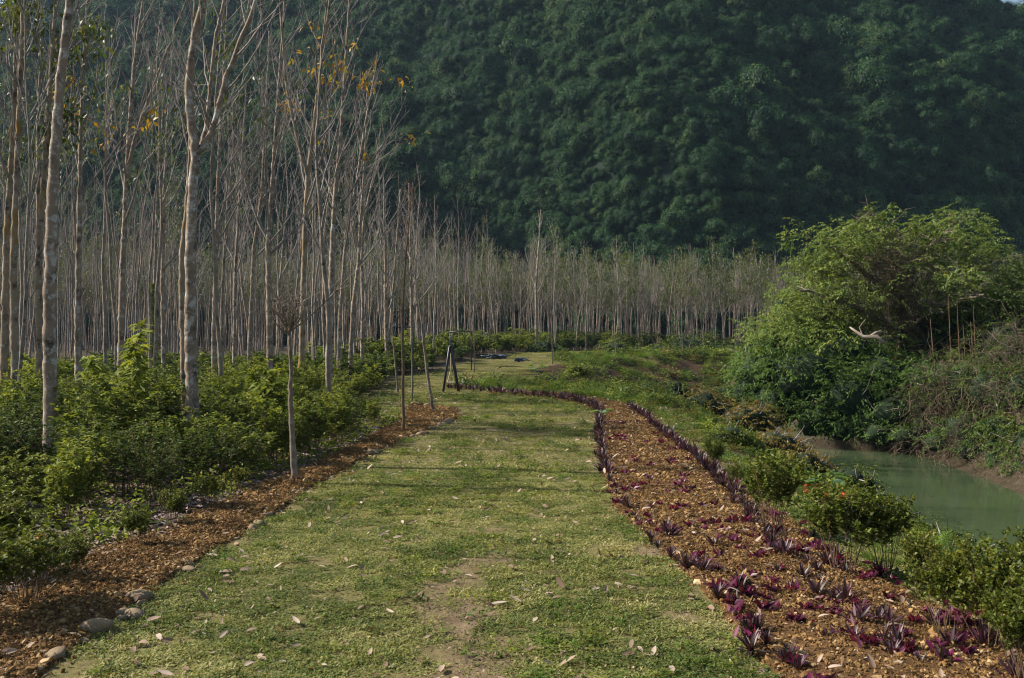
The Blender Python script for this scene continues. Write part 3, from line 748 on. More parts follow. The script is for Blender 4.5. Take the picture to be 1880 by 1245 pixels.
def sample_poly(poly, dens, ymax=1e9, fall=None):
    x0, y0 = poly[:, :2].min(0); x1, y1 = poly[:, :2].max(0); y1 = min(y1, ymax)
    n = int((x1-x0)*(y1-y0)*dens); x = rng.uniform(x0, x1, n); y = rng.uniform(y0, y1, n)
    k = in_poly(x, y, poly)
    if fall is not None: k &= rng.random(n) < fall(y)
    return x[k], y[k]
cl = []
for k in range(5):
    b = Buf(); lump(b, (0, 0, 0), (1, .8, .6), 1, .5, 1.6, k+2, k/4.); cl.append(('clod', b.mesh('clod_%d' % k, [M['clod']], False)))
clk = []
for k in range(3):
    b = Buf(); r = np.random.default_rng(k)
    for _ in range(9): tube(b, grow(r.normal(0, .5, 3)*[1, 1, .3]+[0, 0, .3], rand_dirs(1, -.1, .5, r)[0], 1.4, 3, 0, .3, r), taper(.12, .05, 4), 3, r.random())
    cl.append(('fibre', b.mesh('fibre_%d' % k, [M['clod']], False)))
for nm, poly, dens, lab in (('soil_clods', rb_poly, 1500, 'loose orange brown clods and husk covering the bed on the right of the lawn'),
                            ('soil_clods', lb_poly, 1500, 'loose red brown clods and husk in the narrow bed on the left of the lawn')):
    S = SURF['soil_bed_right' if poly is rb_poly else 'soil_bed_left']
    N = 90000; ii = rng.uniform(0, S.shape[0]-1.001, N); jj = rng.uniform(0.2, S.shape[1]-1.2, N)
    i0 = ii.astype(int); j0 = jj.astype(int); fi = (ii-i0)[:, None]; fj = (jj-j0)[:, None]
    P_ = (S[i0, j0]*(1-fi)+S[i0+1, j0]*fi)*(1-fj)+(S[i0, j0+1]*(1-fi)+S[i0+1, j0+1]*fi)*fj
    area = np.linalg.norm(S[i0+1, j0]-S[i0, j0], axis=1)*np.linalg.norm(S[i0, j0+1]-S[i0, j0], axis=1)*S.shape[0]*S.shape[1]
    k = rng.random(N) < area*dens*np.clip((8.5/np.maximum(P_[:, 1], 5))**1.3, .05, 1)/N
    x, y, zz = P_[k].T.copy(); zz = zz+.004; n = len(x)
    sp = rng.random(n) < .14; x = x+sp*rng.normal(0, .16, n); zz = np.where(sp, np.maximum(H(x, y)+.008, zz-.06), zz); print(nm, n)
    sc = (.007+.019*rng.random(n)**2.0)*(1+.045*np.maximum(y-8, 0))*(1+.8*(rng.random(n) < .04))
    scatter(nm, np.stack([x, y, zz], -1), upright(n, .5), sc, rng.integers(0, len(cl), n), cl, lab, 'soil')

# ------------------------------------------------------------------ lawn
def patch(seed, nb, size, hgt, w, mat, flat=.9, nseg=3, wide=.45):
    r = np.random.default_rng(seed); b = Buf()
    x = r.uniform(-size/2, size/2, (nb, 2)); z = r.uniform(0, .008, nb)
    D = rand_dirs(nb, .1, flat, r); L = r.uniform(.6, 1.3, nb)*hgt; W = r.uniform(.7, 1.3, nb)*w
    straps(b, np.column_stack([x, z]), D, L, W, r.uniform(.5, 1.5, nb), nseg, np.clip(r.normal(.45, .25, nb)-(L/hgt-.95)*.2, 0, 1), .25)
    k = int(nb*wide)                                            # small broad leaves of lawn weeds between the blades
    if k:
        D = rand_dirs(k, -.05, .5, r); x = r.uniform(-size/2, size/2, (k, 2))
        leaves(b, np.column_stack([x, r.uniform(.006, .02, k)]), D, np.array([0, 0, 1.])+r.normal(0, .3, (k, 3)), r.uniform(.5, 1, k)*hgt*.8, r.uniform(.8, 1.5, k)*w*1.8, .1, .1, np.clip(r.normal(.5, .2, k), 0, 1))
    return b
gp = [('grass_patch', patch(k, 400, .36, .046, .0070, 'grass').mesh('grass_patch_%d' % k, [M['grass']])) for k in range(6)]
gp2 = [('grass_patch_far', patch(20+k, 260, .7, .06, .013, 'grass', nseg=2, wide=.1).mesh('grass_patch_far_%d' % k, [M['grass']])) for k in range(4)]
def creeper_(k):
    r = np.random.default_rng(270+k); b = Buf(); m = 46
    P = np.column_stack([r.normal(0, .045, (m, 2)), r.uniform(.005, .045, m)])
    leaves(b, P, rand_dirs(m, 0, .7, r), np.array([0, 0, 1.])+r.normal(0, .4, (m, 3)), r.uniform(.02, .045, m), r.uniform(.008, .016, m), .15, .2, np.clip(r.normal(.4, .25, m), 0, 1)); return b
def lawn_ok(x, y, pad=0.0):
    d, s, run = river(x, y)
    z = H(x, y)
    return (edge_dist(x, y) < .15) & ~in_poly(x, y, lb_poly) & ~in_poly(x, y, rb_poly) & (s > 0) & (z > -.12) & ((y < 50) | (d > 9.5+1.2*np.sin(x*.9)) | (x < 2.2))
pts, ids, scs = [], [], []
def laylawn(y0, y1, st, protos_from, npro, bias):
    yy, xx = np.meshgrid(np.arange(y0, y1, st), np.arange(-30, 26, st), indexing='ij')
    yy = yy.ravel()+rng.normal(0, st*.2, yy.size); xx = xx.ravel()+rng.normal(0, st*.2, xx.size)
    k = (abs(xx) < .56*yy+.6) & lawn_ok(xx, yy)
    xx, yy = xx[k], yy[k]
    dv = dirtiness(xx, yy); thin = (vnoise(xx, yy, .9, 31)*.5+vnoise(xx, yy, .25, 32)*.5)
    full = (rng.random(len(xx)) > (dv-.2)*1.2) & (thin > .12); k = full | (rng.random(len(xx)) < .6)
    xx, yy, thin, full = xx[k], yy[k], thin[k], full[k]
    pts.append(np.stack([xx, yy, H(xx, yy)-.004], -1)); ids.append(np.where(full, rng.integers(0, npro, len(xx))+protos_from, 10))
    scs.append(np.stack([np.ones(len(xx))*rng.uniform(.9, 1.15, len(xx))]*2+[(.35+1.3*thin)*rng.uniform(.6, 1.25, len(xx))], -1))
laylawn(5.2, 17, .29, 0, 6, 0)
laylawn(17, 62, .62, 6, 4, 0)
laylawn(62, 100, 1.1, 6, 4, 0)
scs[-1][:, :2] *= 1.7; scs[-1][:, 2] *= 1.4
pts = np.vstack(pts); ids = np.concatenate(ids); scs = np.vstack(scs)
print('lawn patches', len(pts))
# Collection Info sorts its children by name, so the near patches come first
scatter('lawn_grass', pts, upright(len(pts), .03), scs, ids, [('a_grass', m_) for _, m_ in gp]+[('b_grass', m_) for _, m_ in gp2]+[('c_grass', patch(50, 75, .42, .04, .0065, 'grass').mesh('grass_sparse', [M['grass']]))],
        'short trodden lawn grass with yellowing patches between the two planting beds', 'grass')

wp = [('lawn_weed', creeper_(k).mesh('lawn_weed_%d' % k, [M[['shrub', 'bankgrass', 'shrub_dark'][k]]])) for k in range(3)]
n = 9000; xx = rng.uniform(-14, 8, n); yy = 5.5+34*rng.random(n)**1.7; k = lawn_ok(xx, yy) & (abs(xx) < .55*yy+.3) & (vnoise(xx, yy, .8, 71)*.6+vnoise(xx, yy, .3, 72)*.4 > .50)
xx, yy = xx[k], yy[k]; n = len(xx); print('weeds', n)
scatter('lawn_weeds', np.column_stack([xx, yy, H(xx, yy)]), upright(n, .1), rng.uniform(.6, 1.5, n)*(1+.03*np.maximum(0, yy-10)), rng.integers(0, 3, n), wp, 'darker clumps of broad leaved weeds in the lawn', 'weeds')

# rough grass and creepers on the river bank, the mound and the far slope
def tuft(seed, nb, rad, hgt, w, bend=1.2, nseg=4):
    r = np.random.default_rng(seed); b = Buf(); a = r.uniform(0, 6.28, nb); q_ = rad*np.sqrt(r.random(nb))
    P = np.stack([q_*np.cos(a), q_*np.sin(a), np.zeros(nb)], -1)
    D = nrm(np.stack([np.cos(a)*.5, np.sin(a)*.5, np.ones(nb)*.9], -1)+r.normal(0, .25, (nb, 3)))
    straps(b, P, D, r.uniform(.5, 1.2, nb)*hgt, r.uniform(.7, 1.3, nb)*w, r.uniform(.5, 1.6, nb)*bend, nseg)
    return b
def creeper(seed, nl, rad, hgt, L, W):
    r = np.random.default_rng(seed); b = Buf()
    P = np.column_stack([r.normal(0, rad*.5, (nl, 2)), np.abs(r.normal(0, hgt*.5, nl))])
    P[:, 2] *= np.exp(-(P[:, 0]**2+P[:, 1]**2)/rad**2*.8)
    leaves(b, P, rand_dirs(nl, -.5, .5, r), np.array([0, 0, 1.])+r.normal(0, .5, (nl, 3)), r.uniform(.6, 1.3, nl)*L, r.uniform(.7, 1.2, nl)*W, .15, .2, np.clip(r.normal(.5, .25, nl), 0, 1))
    return b
bp_ = [('c_tuft', tuft(60+k, 90, .22, .34, .010).mesh('tuft_%d' % k, [M['bankgrass']])) for k in range(3)]
bp_ += [('e_weed', creeper(170+k, 150, .4, [.5, .4, .6][k], [.12, .10, .15][k], [.05, .07, .06][k]).mesh('weed_%d' % k, [M[['shrub_dark', 'olive', 'ixora'][k]]])) for k in range(3)]
bp_ += [('d_creeper', creeper(70+k, 260, .45, .28, .085, .055).mesh('creeper_%d' % k, [M[['shrub', 'shrub_dark', 'bankgrass', 'rust'][k]]])) for k in range(4)]
n = 26000
x = rng.uniform(-6, 40, n); y = rng.uniform(7, 96, n)**1.0
y = 7+(rng.random(n)**1.6)*90
d, s, run = river(x, y); z = H(x, y)
onbank = (s > 0) & (z < 1.2) & (d > 1.75) & (abs(x) < .56*y+1) & ~in_poly(x, y, rb_poly) & (edge_dist(x, y) < .5)
rb_edge = resample(RB_out, 80)
xo = np.interp(y, rb_edge[:, 1], rb_edge[:, 0])
right_of_bed = np.where(y < 34, x > xo+.12, (z < -.02) | (d < 12.5+.8*np.sin(y)))
patchy = vnoise(x, y, 1.8, 41)
STRIP = GA([(780, 711), (822, 713), (900, 720), (980, 725), (1060, 735), (1120, 742)]); ys_ = np.interp(x, STRIP[:, 0], STRIP[:, 1])
right_of_bed &= (y < 34) | (x > STRIP[-1, 0]) | ((x > STRIP[1, 0]+.3) & (y > ys_+.5) & (y < ys_+9+4*vnoise(x, y, 2, 44)))
k = onbank & right_of_bed & (rng.random(n) < np.where((y > 50) & (z < .55), np.where(patchy > .5, .8, .12), 1.0))
x, y, z, patchy, run, d = x[k], y[k], z[k], patchy[k], run[k], d[k]; n = len(x); print('bank tufts', n)
kind = np.where(rng.random(n) < np.where(z > -.4, np.where(patchy > .5, .8, .3), .12), rng.integers(0, 3, n), 3+rng.choice(7, n, p=[.20, .24, .12, .12, .16, .10, .06]))
sc = rng.uniform(.45, 1.0, n)*(1+.018*np.maximum(y-20, 0)); sc = np.where((y < 32) & (x < xo[k]+1.3), sc*.6, sc); sc = sc*(.45+.55*smooth(2.2, 5, d))
scatter('bank_grass', np.stack([x, y, z-.02], -1), upright(n, .15), sc, kind, bp_, 'rough grass and low creepers covering the river bank and the mound', 'grass')

# ------------------------------------------------------------------ shrubs
def shrub(seed, h, rad, nst, nsub, nleaf, L, W, leafm, stemm, tall=.5, whorl=True, droop=.25, stem_r=.008, low=.25):
    r = np.random.default_rng(seed); lb, sb = Buf(), Buf()
    for k in range(nst):
        a = k*2.4+r.normal(0, .4); lean = r.uniform(.05, .55)*rad/h*1.6
        d = nrm(np.array([math.cos(a)*lean, math.sin(a)*lean, 1.]))
        Ls = h*r.uniform(.72, 1.05)
        st = grow((.06*math.cos(a)*rad/.5, .06*math.sin(a)*rad/.5, -.03), d, Ls, 6, .03, .09, r); tube(sb, st, taper(stem_r, stem_r*.4, 7), 4)
        for m in range(nsub):
            g = low+(1-low)*(m+r.random())/nsub; q0 = st[min(int(g*6), 5)]+(st[min(int(g*6), 5)+1]-st[min(int(g*6), 5)])*(g*6-int(g*6))
            aa = r.uniform(0, 6.28); sd = np.array([math.cos(aa), math.sin(aa), r.uniform(.3, 1.2)])
            tw = grow(q0, sd, rad*r.uniform(.3, .75)*(1.15-g*.5), 3, .08, .12, r); tube(sb, tw, taper(stem_r*.5, stem_r*.25, 4), 3)
            t = r.random(nleaf)**.6*3; i0 = np.minimum(t.astype(int), 2); P = tw[i0]+(tw[i0+1]-tw[i0])*(t-i0)[:, None]
            D = rand_dirs(nleaf, -.3, .6, r)+nrm(tw[3]-tw[0])*.5+np.array([0, 0, -droop*.5])
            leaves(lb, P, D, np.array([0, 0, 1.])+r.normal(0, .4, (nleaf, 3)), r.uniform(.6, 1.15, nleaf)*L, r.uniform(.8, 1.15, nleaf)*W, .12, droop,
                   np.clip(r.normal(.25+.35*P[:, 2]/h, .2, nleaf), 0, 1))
    return lb, sb
def make_shrub(name, label, cat, group, seed, leafm, stemm='bark_brown', **k):
    lb, sb = shrub(seed, leafm=None, stemm=None, **k)
    root = empty(name, (0, 0, 0), label, cat, group)
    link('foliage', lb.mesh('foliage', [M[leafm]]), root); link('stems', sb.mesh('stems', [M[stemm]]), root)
    return root
# the thicket under the trees
GR_TH = 'leafy shrubs of the thicket under the trees'
LB_TH = 'knee to chest high leafy green shrub in the thicket under the rubber trees'
th = [make_shrub('leafy_shrub', LB_TH, 'shrub', GR_TH, 800+k, ['shrub', 'shrub_dark', 'shrub', 'shrub', 'shrub_dark'][k],
                 h=[1.25, 1.15, 1.4, 1.1, 1.3][k], rad=[.62, .6, .7, .66, .6][k], nst=11, nsub=8, nleaf=22, L=[.10, .085, .12, .095, .075][k], W=[.04, .035, .045, .04, .032][k]) for k in range(5)]
ZS = [(60, 'left of the thickest pale trunk'), (130, 'around the foot of the thickest pale trunk'), (215, 'right of the thickest pale trunk'), (320, 'left of the forked tree foot'), (390, 'around the foot of the forked tree'),
      (460, 'just right of the forked tree'), (530, 'left of the pollarded sapling stem'), (600, 'right of the pollarded sapling stem'), (670, 'in the middle of the part right of the sapling'), (3000, 'at the end nearest the lawn and the far saplings')]
cnd = []
yy = 7.2
while yy < 52:
    st = .78+.012*yy
    for xx in np.arange(-.56*yy-1.2, 0, st): cnd.append((xx+rng.normal(0, .2), yy+rng.normal(0, .2)))
    yy += st
cnd = np.array(cnd); e = edge_dist(cnd[:, 0], cnd[:, 1])
lim = np.where(cnd[:, 1] > 11.5, .38, .75)
k = (e > lim) & (e < 16) & ~in_poly(cnd[:, 0], cnd[:, 1], lb_poly) & ~((cnd[:, 1] < 11) & (e < .95)); cnd = cnd[k]; e = e[k]
# heroes keep clear of their own stems; the ones deep inside become part of the undergrowth
order = np.argsort(np.hypot(cnd[:, 0], cnd[:, 1]))
cnd = cnd[order]; e = e[order]; print('thicket candidates', len(cnd))
first = set()
NI = 240
for q_, (x, y) in enumerate(cnd[:NI]):
    kk = int(rng.integers(0, 5)); sc = float(rng.uniform(.72, 1.15)*(.80+.25*smooth(.4, 2.5, e[q_]))*(.82+.25*smooth(8, 16, y)))
    if q_ < 5: kk = q_
    loc = (x, y, h1(x, y))
    if q_ < 5: o = th[kk]; o.location = loc; o.scale = (sc, sc, sc*.75); o.rotation_euler = (0, 0, float(rng.uniform(0, 6)))
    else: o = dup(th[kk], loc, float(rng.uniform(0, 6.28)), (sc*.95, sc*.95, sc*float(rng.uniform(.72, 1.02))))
    zone(x, y, ZS, 'leafy green shrub of the thicket,', 'thicket shrubs', o)
ug = []
for k in range(4):
    lb, sb = shrub(820+k, 1.2, .75, 9, 6, 15, .15, .07, None, None)
    b = Buf(); b.add(np.vstack(lb.v), np.vstack(lb.f), np.concatenate(lb.r), 0); b.add(np.vstack(sb.v), np.vstack(sb.f), .3, 1)
    ug.append(('undergrowth', b.mesh('undergrowth_%d' % k, [M[['shrub', 'shrub_dark'][k % 2]], M['bark_brown']])))
P = [cnd[NI:]]
n = 3200; yy = rng.uniform(24, 118, n); xx = rng.uniform(-.55, .6, n)*yy; e = edge_dist(xx, yy)
k = (e > .3) & (e < np.where(yy > 55, 7, 16)) & ((yy > 52) | (e > 12)); P.append(np.stack([xx[k], yy[k]], -1)); P = np.vstack(P)
n = len(P); P3 = np.column_stack([P, H(P[:, 0], P[:, 1])]); sc = rng.uniform(.6, 1.25, n)*(1+.4*(P[:, 1] > 60)); print('undergrowth', n)
scatter('undergrowth', P3, upright(n, .1), np.stack([sc*1.15, sc*1.15, sc], -1), rng.integers(0, 4, n), ug, 'green undergrowth running along the foot of the plantation', 'undergrowth')
# litter and seedlings on the plantation floor near the front
fl = []
for k in range(3):
    b = Buf(); r = np.random.default_rng(k+5); m = 60
    leaves(b, np.column_stack([r.uniform(-.4, .4, (m, 2)), r.uniform(.005, .04, m)]), rand_dirs(m, -.2, .3, r), np.array([0, 0, 1.])+r.normal(0, .35, (m, 3)), r.uniform(.08, .15, m), r.uniform(.035, .06, m), .2, .2)
    fl.append(('litter', b.mesh('litter_%d' % k, [M['litter_floor']])))
for k in range(2): fl.append(('seedling', creeper(90+k, 90, .3, .3, .09, .045).mesh('seedling_%d' % k, [M['shrub']])))
n = 2600; yy = rng.uniform(6, 30, n); xx = rng.uniform(-.58, -.05, n)*yy; k = (edge_dist(xx, yy) > .0) & ~in_poly(xx, yy, lb_poly); xx, yy = xx[k], yy[k]; n = len(xx)
scatter('leaf_litter', np.column_stack([xx, yy, H(xx, yy)]), upright(n, .05), rng.uniform(.8, 1.2, n), rng.choice(5, n, p=[.25, .25, .24, .13, .13]), fl, 'dry leaves and seedlings on the shaded floor under the shrubs', 'leaf litter')

# clipped flowering shrubs with fine stems, each in its own place
IX = [make_shrub('flowering_shrub', 'x', 'shrub', 'small leaved flowering shrubs along the beds', 840+k, 'ixora', h=.62, rad=[.36, .42, .34, .4][k], nst=18, nsub=9, nleaf=24, L=.042, W=.022, droop=.1, stem_r=.0045, low=.58) for k in range(4)]
ix = [ # base px, base py, height m, width factor, proto, label
 (1312, 868, .50, 1.0, 0, 'round topped yellow green shrub at the middle of the bank, farthest of the clipped ones'),
 (1352, 905, .42, .8, 1, 'sparse low shrub between the round topped one and the dense tall one beside the bed'),
 (1418, 985, .82, 1.15, 2, 'dense upright shrub standing clear above its neighbours on the outer edge of the bed'),
 (1548, 1060, .80, 1.3, 3, 'wide shrub with a few red flower heads at the outer edge of the bed'),
 (1625, 1055, .70, 1.1, 0, 'leafy shrub just to the right of the one in red flower'),
 (1738, 1178, .66, 1.0, 1, 'open shrub with many bare upright stems showing below its leaves'),
 (1690, 1090, .50, .9, 2, 'low bright green shrub behind the bare stemmed one'),
 (1822, 1200, .72, 1.1, 3, 'dark shrub standing between the bare stemmed one and the picture corner'),
 (1890, 1275, .62, 1.1, 0, 'yellow green shrub cut off by the lower right picture corner'),
 (1905, 1130, .62, 1.1, 2, 'dark leaved shrub at the right picture edge above the river'),
 (52, 1118, .74, 1.4, 1, 'clipped shrub with orange flower buds at the left picture edge by the bed'),
 (-40, 1150, .80, 1.5, 0, 'dark clipped shrub cut off by the left picture edge'),
 (-10, 1065, .85, 1.4, 3, 'taller clipped shrub just behind the one with orange buds'),
 (135, 1075, .48, .9, 2, 'small thin shrub beside the large tan stone of the left bed'),
 (250, 1010, .50, 1.15, 3, 'twiggy low shrub with reddish tips at the back of the left bed'),
 (318, 968, .48, 1.15, 0, 'middle one of three low twiggy shrubs behind the left bed'),
 (385, 935, .50, 1.2, 1, 'flat topped low shrub nearest the pollarded sapling behind the left bed'),
 (440, 905, .40, 1.0, 2, 'small low shrub at the stones just left of the pollarded sapling'),
]
FLW = []
for q_, (px, py, hh, wf, pk, lab) in enumerate(ix):
    g = G(px, py); sc = hh/.66*(1.12 if px > 1000 else .95); sxy = sc*wf*.70
    if q_ < 4:
        pk = q_; o = IX[pk]; o.location = g; o.scale = (sxy, sxy, sc); o['label'] = lab; o.rotation_euler = (0, 0, q_*1.7)
    else: o = dup(IX[pk], g, q_*1.3, (sxy, sxy, sc), lab)
    if px in (1548, 52): FLW.append((px, o))
for px, o in FLW:
    r = np.random.default_rng(3)
    for m in range(6 if px == 1548 else 3):
        fb = Buf(); a = r.uniform(0, 6.28); c_ = np.array([r.normal(.05, .10), -.20+r.normal(0, .06), r.uniform(.54, .66)]); k_ = 14
        leaves(fb, c_+r.normal(0, .010, (k_, 3)), rand_dirs(k_, 0, 1, r), rand_dirs(k_, 0, 1, r), .015, .008, .1, .1)
        w = o.matrix_basis.to_3x3().inverted() @ Vector(c_)
        link('flower_head', fb.mesh('flower_head', [M['red']]), o)

# ------------------------------------------------------------------ purple sword leaved plants
def rosette(seed, n=18, L=.17, W=.030, mat='purple'):
    r = np.random.default_rng(seed); b = Buf()
    a = np.arange(n)*2.4+r.normal(0, .2, n); el = np.linspace(1.35, .45, n)+r.normal(0, .12, n)
    D = np.stack([np.cos(a)*np.cos(el), np.sin(a)*np.cos(el), np.sin(el)], -1)
    straps(b, np.column_stack([np.cos(a)*.008, np.sin(a)*.008, np.linspace(.03, 0, n)]), D, L*r.uniform(.65, 1.1, n), W*r.uniform(.8, 1.2, n), r.uniform(.1, .7, n), 4, None, .35, 0, [.95, 1, .85, .5, .02])
    tube(b, [(0, 0, -.03), (0, 0, .03)], .008, 5, .2)
    return b
GRP = 'purple sword leaved plants edging the right bed'
PU = [tag(link('purple_plant', rosette(900+k, 15+k).mesh('purple_plant', [M['purple']])), 'purple sword leaved plant in the edging row of the right bed', 'plant', GRP) for k in range(5)]
row_in = [(1440, 1228), (1388, 1172), (1350, 1122), (1318, 1106), (1275, 1048), (1258, 1048), (1232, 1030), (1208, 1012), (1195, 1000), (1172, 968), (1165, 955), (1152, 940), (1143, 930), (1133, 912), (1128, 900), (1120, 888)]
A = resample(RB_in, 400); k = A[:, 1] > G(1112, 880)[1]; A = A[k]
t = 0; last = A[0]; pl = []
for p in A:
    if np.hypot(*(p[:2]-last[:2])) > .12+.004*p[1]: pl.append(p[:2]+np.array([.08, 0])+rng.normal(0, .04, 2)); last = p
for px, py in row_in: pl.append(G(px, py)[:2])
row_out = GA([(1690, 1235), (1610, 1170), (1565, 1115), (1490, 1090), (1478, 1050), (1425, 1022), (1385, 960), (1360, 925), (1310, 880), (1285, 850), (1255, 828), (1235, 812), (1200, 785), (1178, 765), (1155, 748)])
B_ = resample(row_out, 500); last = B_[0]-1
for p in B_:
    st = (.22 if p[1] < 9 else .11)+.004*p[1]
    if np.hypot(*(p[:2]-last[:2])) > st: pl.append(p[:2]+rng.normal(0, .05, 2)); last = p
    if p[1] > 12 and rng.random() < .06: pl.append(p[:2]+rng.normal(0, .09, 2))
# the row goes on round the bend toward the swing
C_ = resample(GA([(1085, 745), (1060, 735), (1010, 729), (960, 724), (900, 720), (850, 715), (822, 713)]), 400); last = C_[0]
bend = []
for p in C_:
    if np.hypot(*(p[:2]-last[:2])) > .2: bend.append(p[:2]+rng.normal(0, .12, 2)); last = p
for px, py in ((1730, 1235), (1600, 1195), (1465, 1242)): pl.append(G(px, py)[:2])
xr, yr = sample_poly(rb_poly, 5, 11)
pl += [np.array(q_) for q_ in zip(xr, yr)][:60]
print('purple', len(pl), len(bend))
nrow = len(pl); pl = [(q_, 0) for q_ in pl]+[(q_, 1) for q_ in bend]; pl.sort(key=lambda t_: np.hypot(*t_[0][:2]))
uniq = {0: 'largest purple sword leaved plant, alone at the lower end of the inner row'}
for q_, (p, isb) in enumerate(pl[:290]):
    z = h1(p[0], p[1])+.03; s_ = float(rng.uniform(.55, 1.25)*(1.0+.022*max(0, p[1]-10)))
    if q_ < 5: o = PU[q_]; o.location = (p[0], p[1], z); o.scale = (s_,)*3; o.rotation_euler = (0, 0, q_)
    else:
        o = PU[q_ % 5].copy(); C.objects.link(o); o.location = (p[0], p[1], z); o.scale = (s_,)*3; o.rotation_euler = (float(rng.normal(0, .1)), float(rng.normal(0, .1)), float(rng.uniform(0, 6.28)))
    mid_ = .5*(np.interp(p[1], RB_in[:, 1], RB_in[:, 0])+np.interp(p[1], RB_out[:, 1], RB_out[:, 0]))
    wh = 'in the strip running round to the swing' if isb else ('in the lawn side row,' if p[0] < mid_ else 'in the river side row,')+(' near part of the right bed' if p[1] < 12.5 else ' far part of the right bed')
    o['label'] = 'purple sword leaved plant '+wh; o['group'] = 'purple plants '+wh
rest_ = np.array([q_[0][:2] for q_ in pl[290:]]).reshape(-1, 2); n = len(rest_)
if n: scatter('far_purple_plants', np.column_stack([rest_, H(rest_[:, 0], rest_[:, 1])+.03]), upright(n, .1), rng.uniform(.7, 1.4, n)*1.3, rng.integers(0, 5, n), [('rosette', o_.data) for o_ in PU], 'dense far strip of purple plants bending toward the swing', 'plants')
# bright magenta seedlings scattered over the bed
def mag(seed):
    r = np.random.default_rng(seed); b = Buf(); n = 12
    leaves(b, r.normal(0, .02, (n, 3))*[1, 1, 0]+[0, 0, .01], rand_dirs(n, .2, .95, r), rand_dirs(n, .2, 1, r), r.uniform(.05, .085, n), r.uniform(.022, .036, n), .2, .2)
    return b
MG = [tag(link('magenta_plant', mag(k).mesh('magenta_plant', [M['magenta']])), 'small magenta leaved seedling in the soil between the rows of the right bed', 'plant', 'magenta seedlings dotted over the right bed') for k in range(4)]
x, y = sample_poly(rb_poly, 22, 26, lambda y: np.clip((8.5/y)**1.5, .1, 1)); kk = rng.permutation(len(x)); m = 0
x, y = x[kk], y[kk]
for q_ in range(len(x)):
    if m >= 290: break
    if vnoise(x[q_], y[q_], .5, 51) < .42: continue
    z = h1(x[q_], y[q_])+.06; s_ = float(rng.uniform(.7, 1.6)); o = MG[m] if m < 4 else MG[m % 4].copy()
    if m >= 4: C.objects.link(o)
    o.location = (x[q_], y[q_], z); o.scale = (s_,)*3; o.rotation_euler = (0, 0, float(rng.uniform(0, 6.28))); m += 1
    wh = 'near the lower right corner' if y[q_] < 8.5 else 'beside the clipped shrubs' if y[q_] < 14 else 'at the far end of the bed'
    o['label'] = 'small magenta leaved seedling in the soil '+wh; o['group'] = 'magenta seedlings '+wh
print('magenta', m)

# ------------------------------------------------------------------ stones along the left bed
SM = []
for k in range(7):
    b = Buf(); lump(b, (0, 0, .35), (1, .72, .55), 3, .28, 1.0, k*1.9+.3); SM.append(b.mesh('edging_stone', [M['stone']]))
GRS = 'rounded stones edging the left bed'
st_list = [ # photo px, py, half width in m, label
 (92, 1075, .085, 'largest tan stone, at the left end of the left bed beside the clipped shrub'),
 (64, 1082, .05, 'smaller stone leaning against the largest tan stone'),
 (182, 1022, .055, 'round brown stone on top of the pair behind the left bed'),
 (160, 1038, .07, 'pale grey stone below the round brown one behind the left bed'),
 (212, 1018, .05, 'grey green stone next to the round brown one behind the left bed'),
 (345, 1048, .08, 'long pinkish stone at the grass side of the left bed'),
 (228, 1128, .085, 'tan stone half sunk in the grass, left of the long pinkish one'),
 (100, 1208, .10, 'big mossy stone in the grass at the lower left of the picture'),
 (150, 1180, .05, 'small tan stone above the big mossy one at the lower left'),
 (540, 908, .085, 'round mossy stone in front of the pollarded sapling'),
 (563, 888, .085, 'light tan stone to the right of the pollarded sapling foot'),
 (500, 884, .08, 'tan stone to the left of the pollarded sapling foot'),
 (522, 880, .06, 'flat stone touching the left side of the sapling foot'),
 (395, 1015, .055, 'low tan stone half buried at the grass edge right of the long pinkish one'),
 (430, 990, .05, 'small buried stone at the grass edge midway to the sapling'),
 (845, 762, .12, 'upright grey stone at the rounded far end of the left bed'),
]
def stone(x, y, w, lab=None):
    o = link('edging_stone', SM[int(rng.integers(0, 7))]); z = h1(x, y)
    o.location = (x, y, z-.01); o.scale = (w, w*float(rng.uniform(.8, 1.1)), w*float(rng.uniform(.75, 1.15))); o.rotation_euler = (float(rng.normal(0, .15)), float(rng.normal(0, .15)), float(rng.uniform(0, 6.28)))
    tag(o, lab or 'rounded tan stone in the line of stones edging the left bed', 'stone', GRS); return o
for px, py, w, lab in st_list: g = G(px, py); stone(g[0], g[1], w, lab)
m = 0
for li, line in enumerate((LB_out, LB_in, LB_top)):
    A = resample(line, 500); last = A[0]
    for p in A:
        if p[1] < 7 or np.hypot(*(p[:2]-last[:2])) < rng.uniform(.16, .36): continue
        last = p
        if rng.random() < (.72 if p[1] < 13 else .15+.75*(vnoise(p[0], p[1], 1.3, 81) > .5)): continue
        if m < 170:
            wh = ('near half' if p[1] < 16 else 'far half')+' of the left bed, '+('thicket side', 'lawn side', 'rounded end')[li]
            o = stone(p[0]+rng.normal(0, .05), p[1]+rng.normal(0, .05), float(.045+.09*rng.random()**2), 'rounded tan stone edging the '+wh); o['group'] = 'edging stones '+wh; m += 1
print('stones', m)

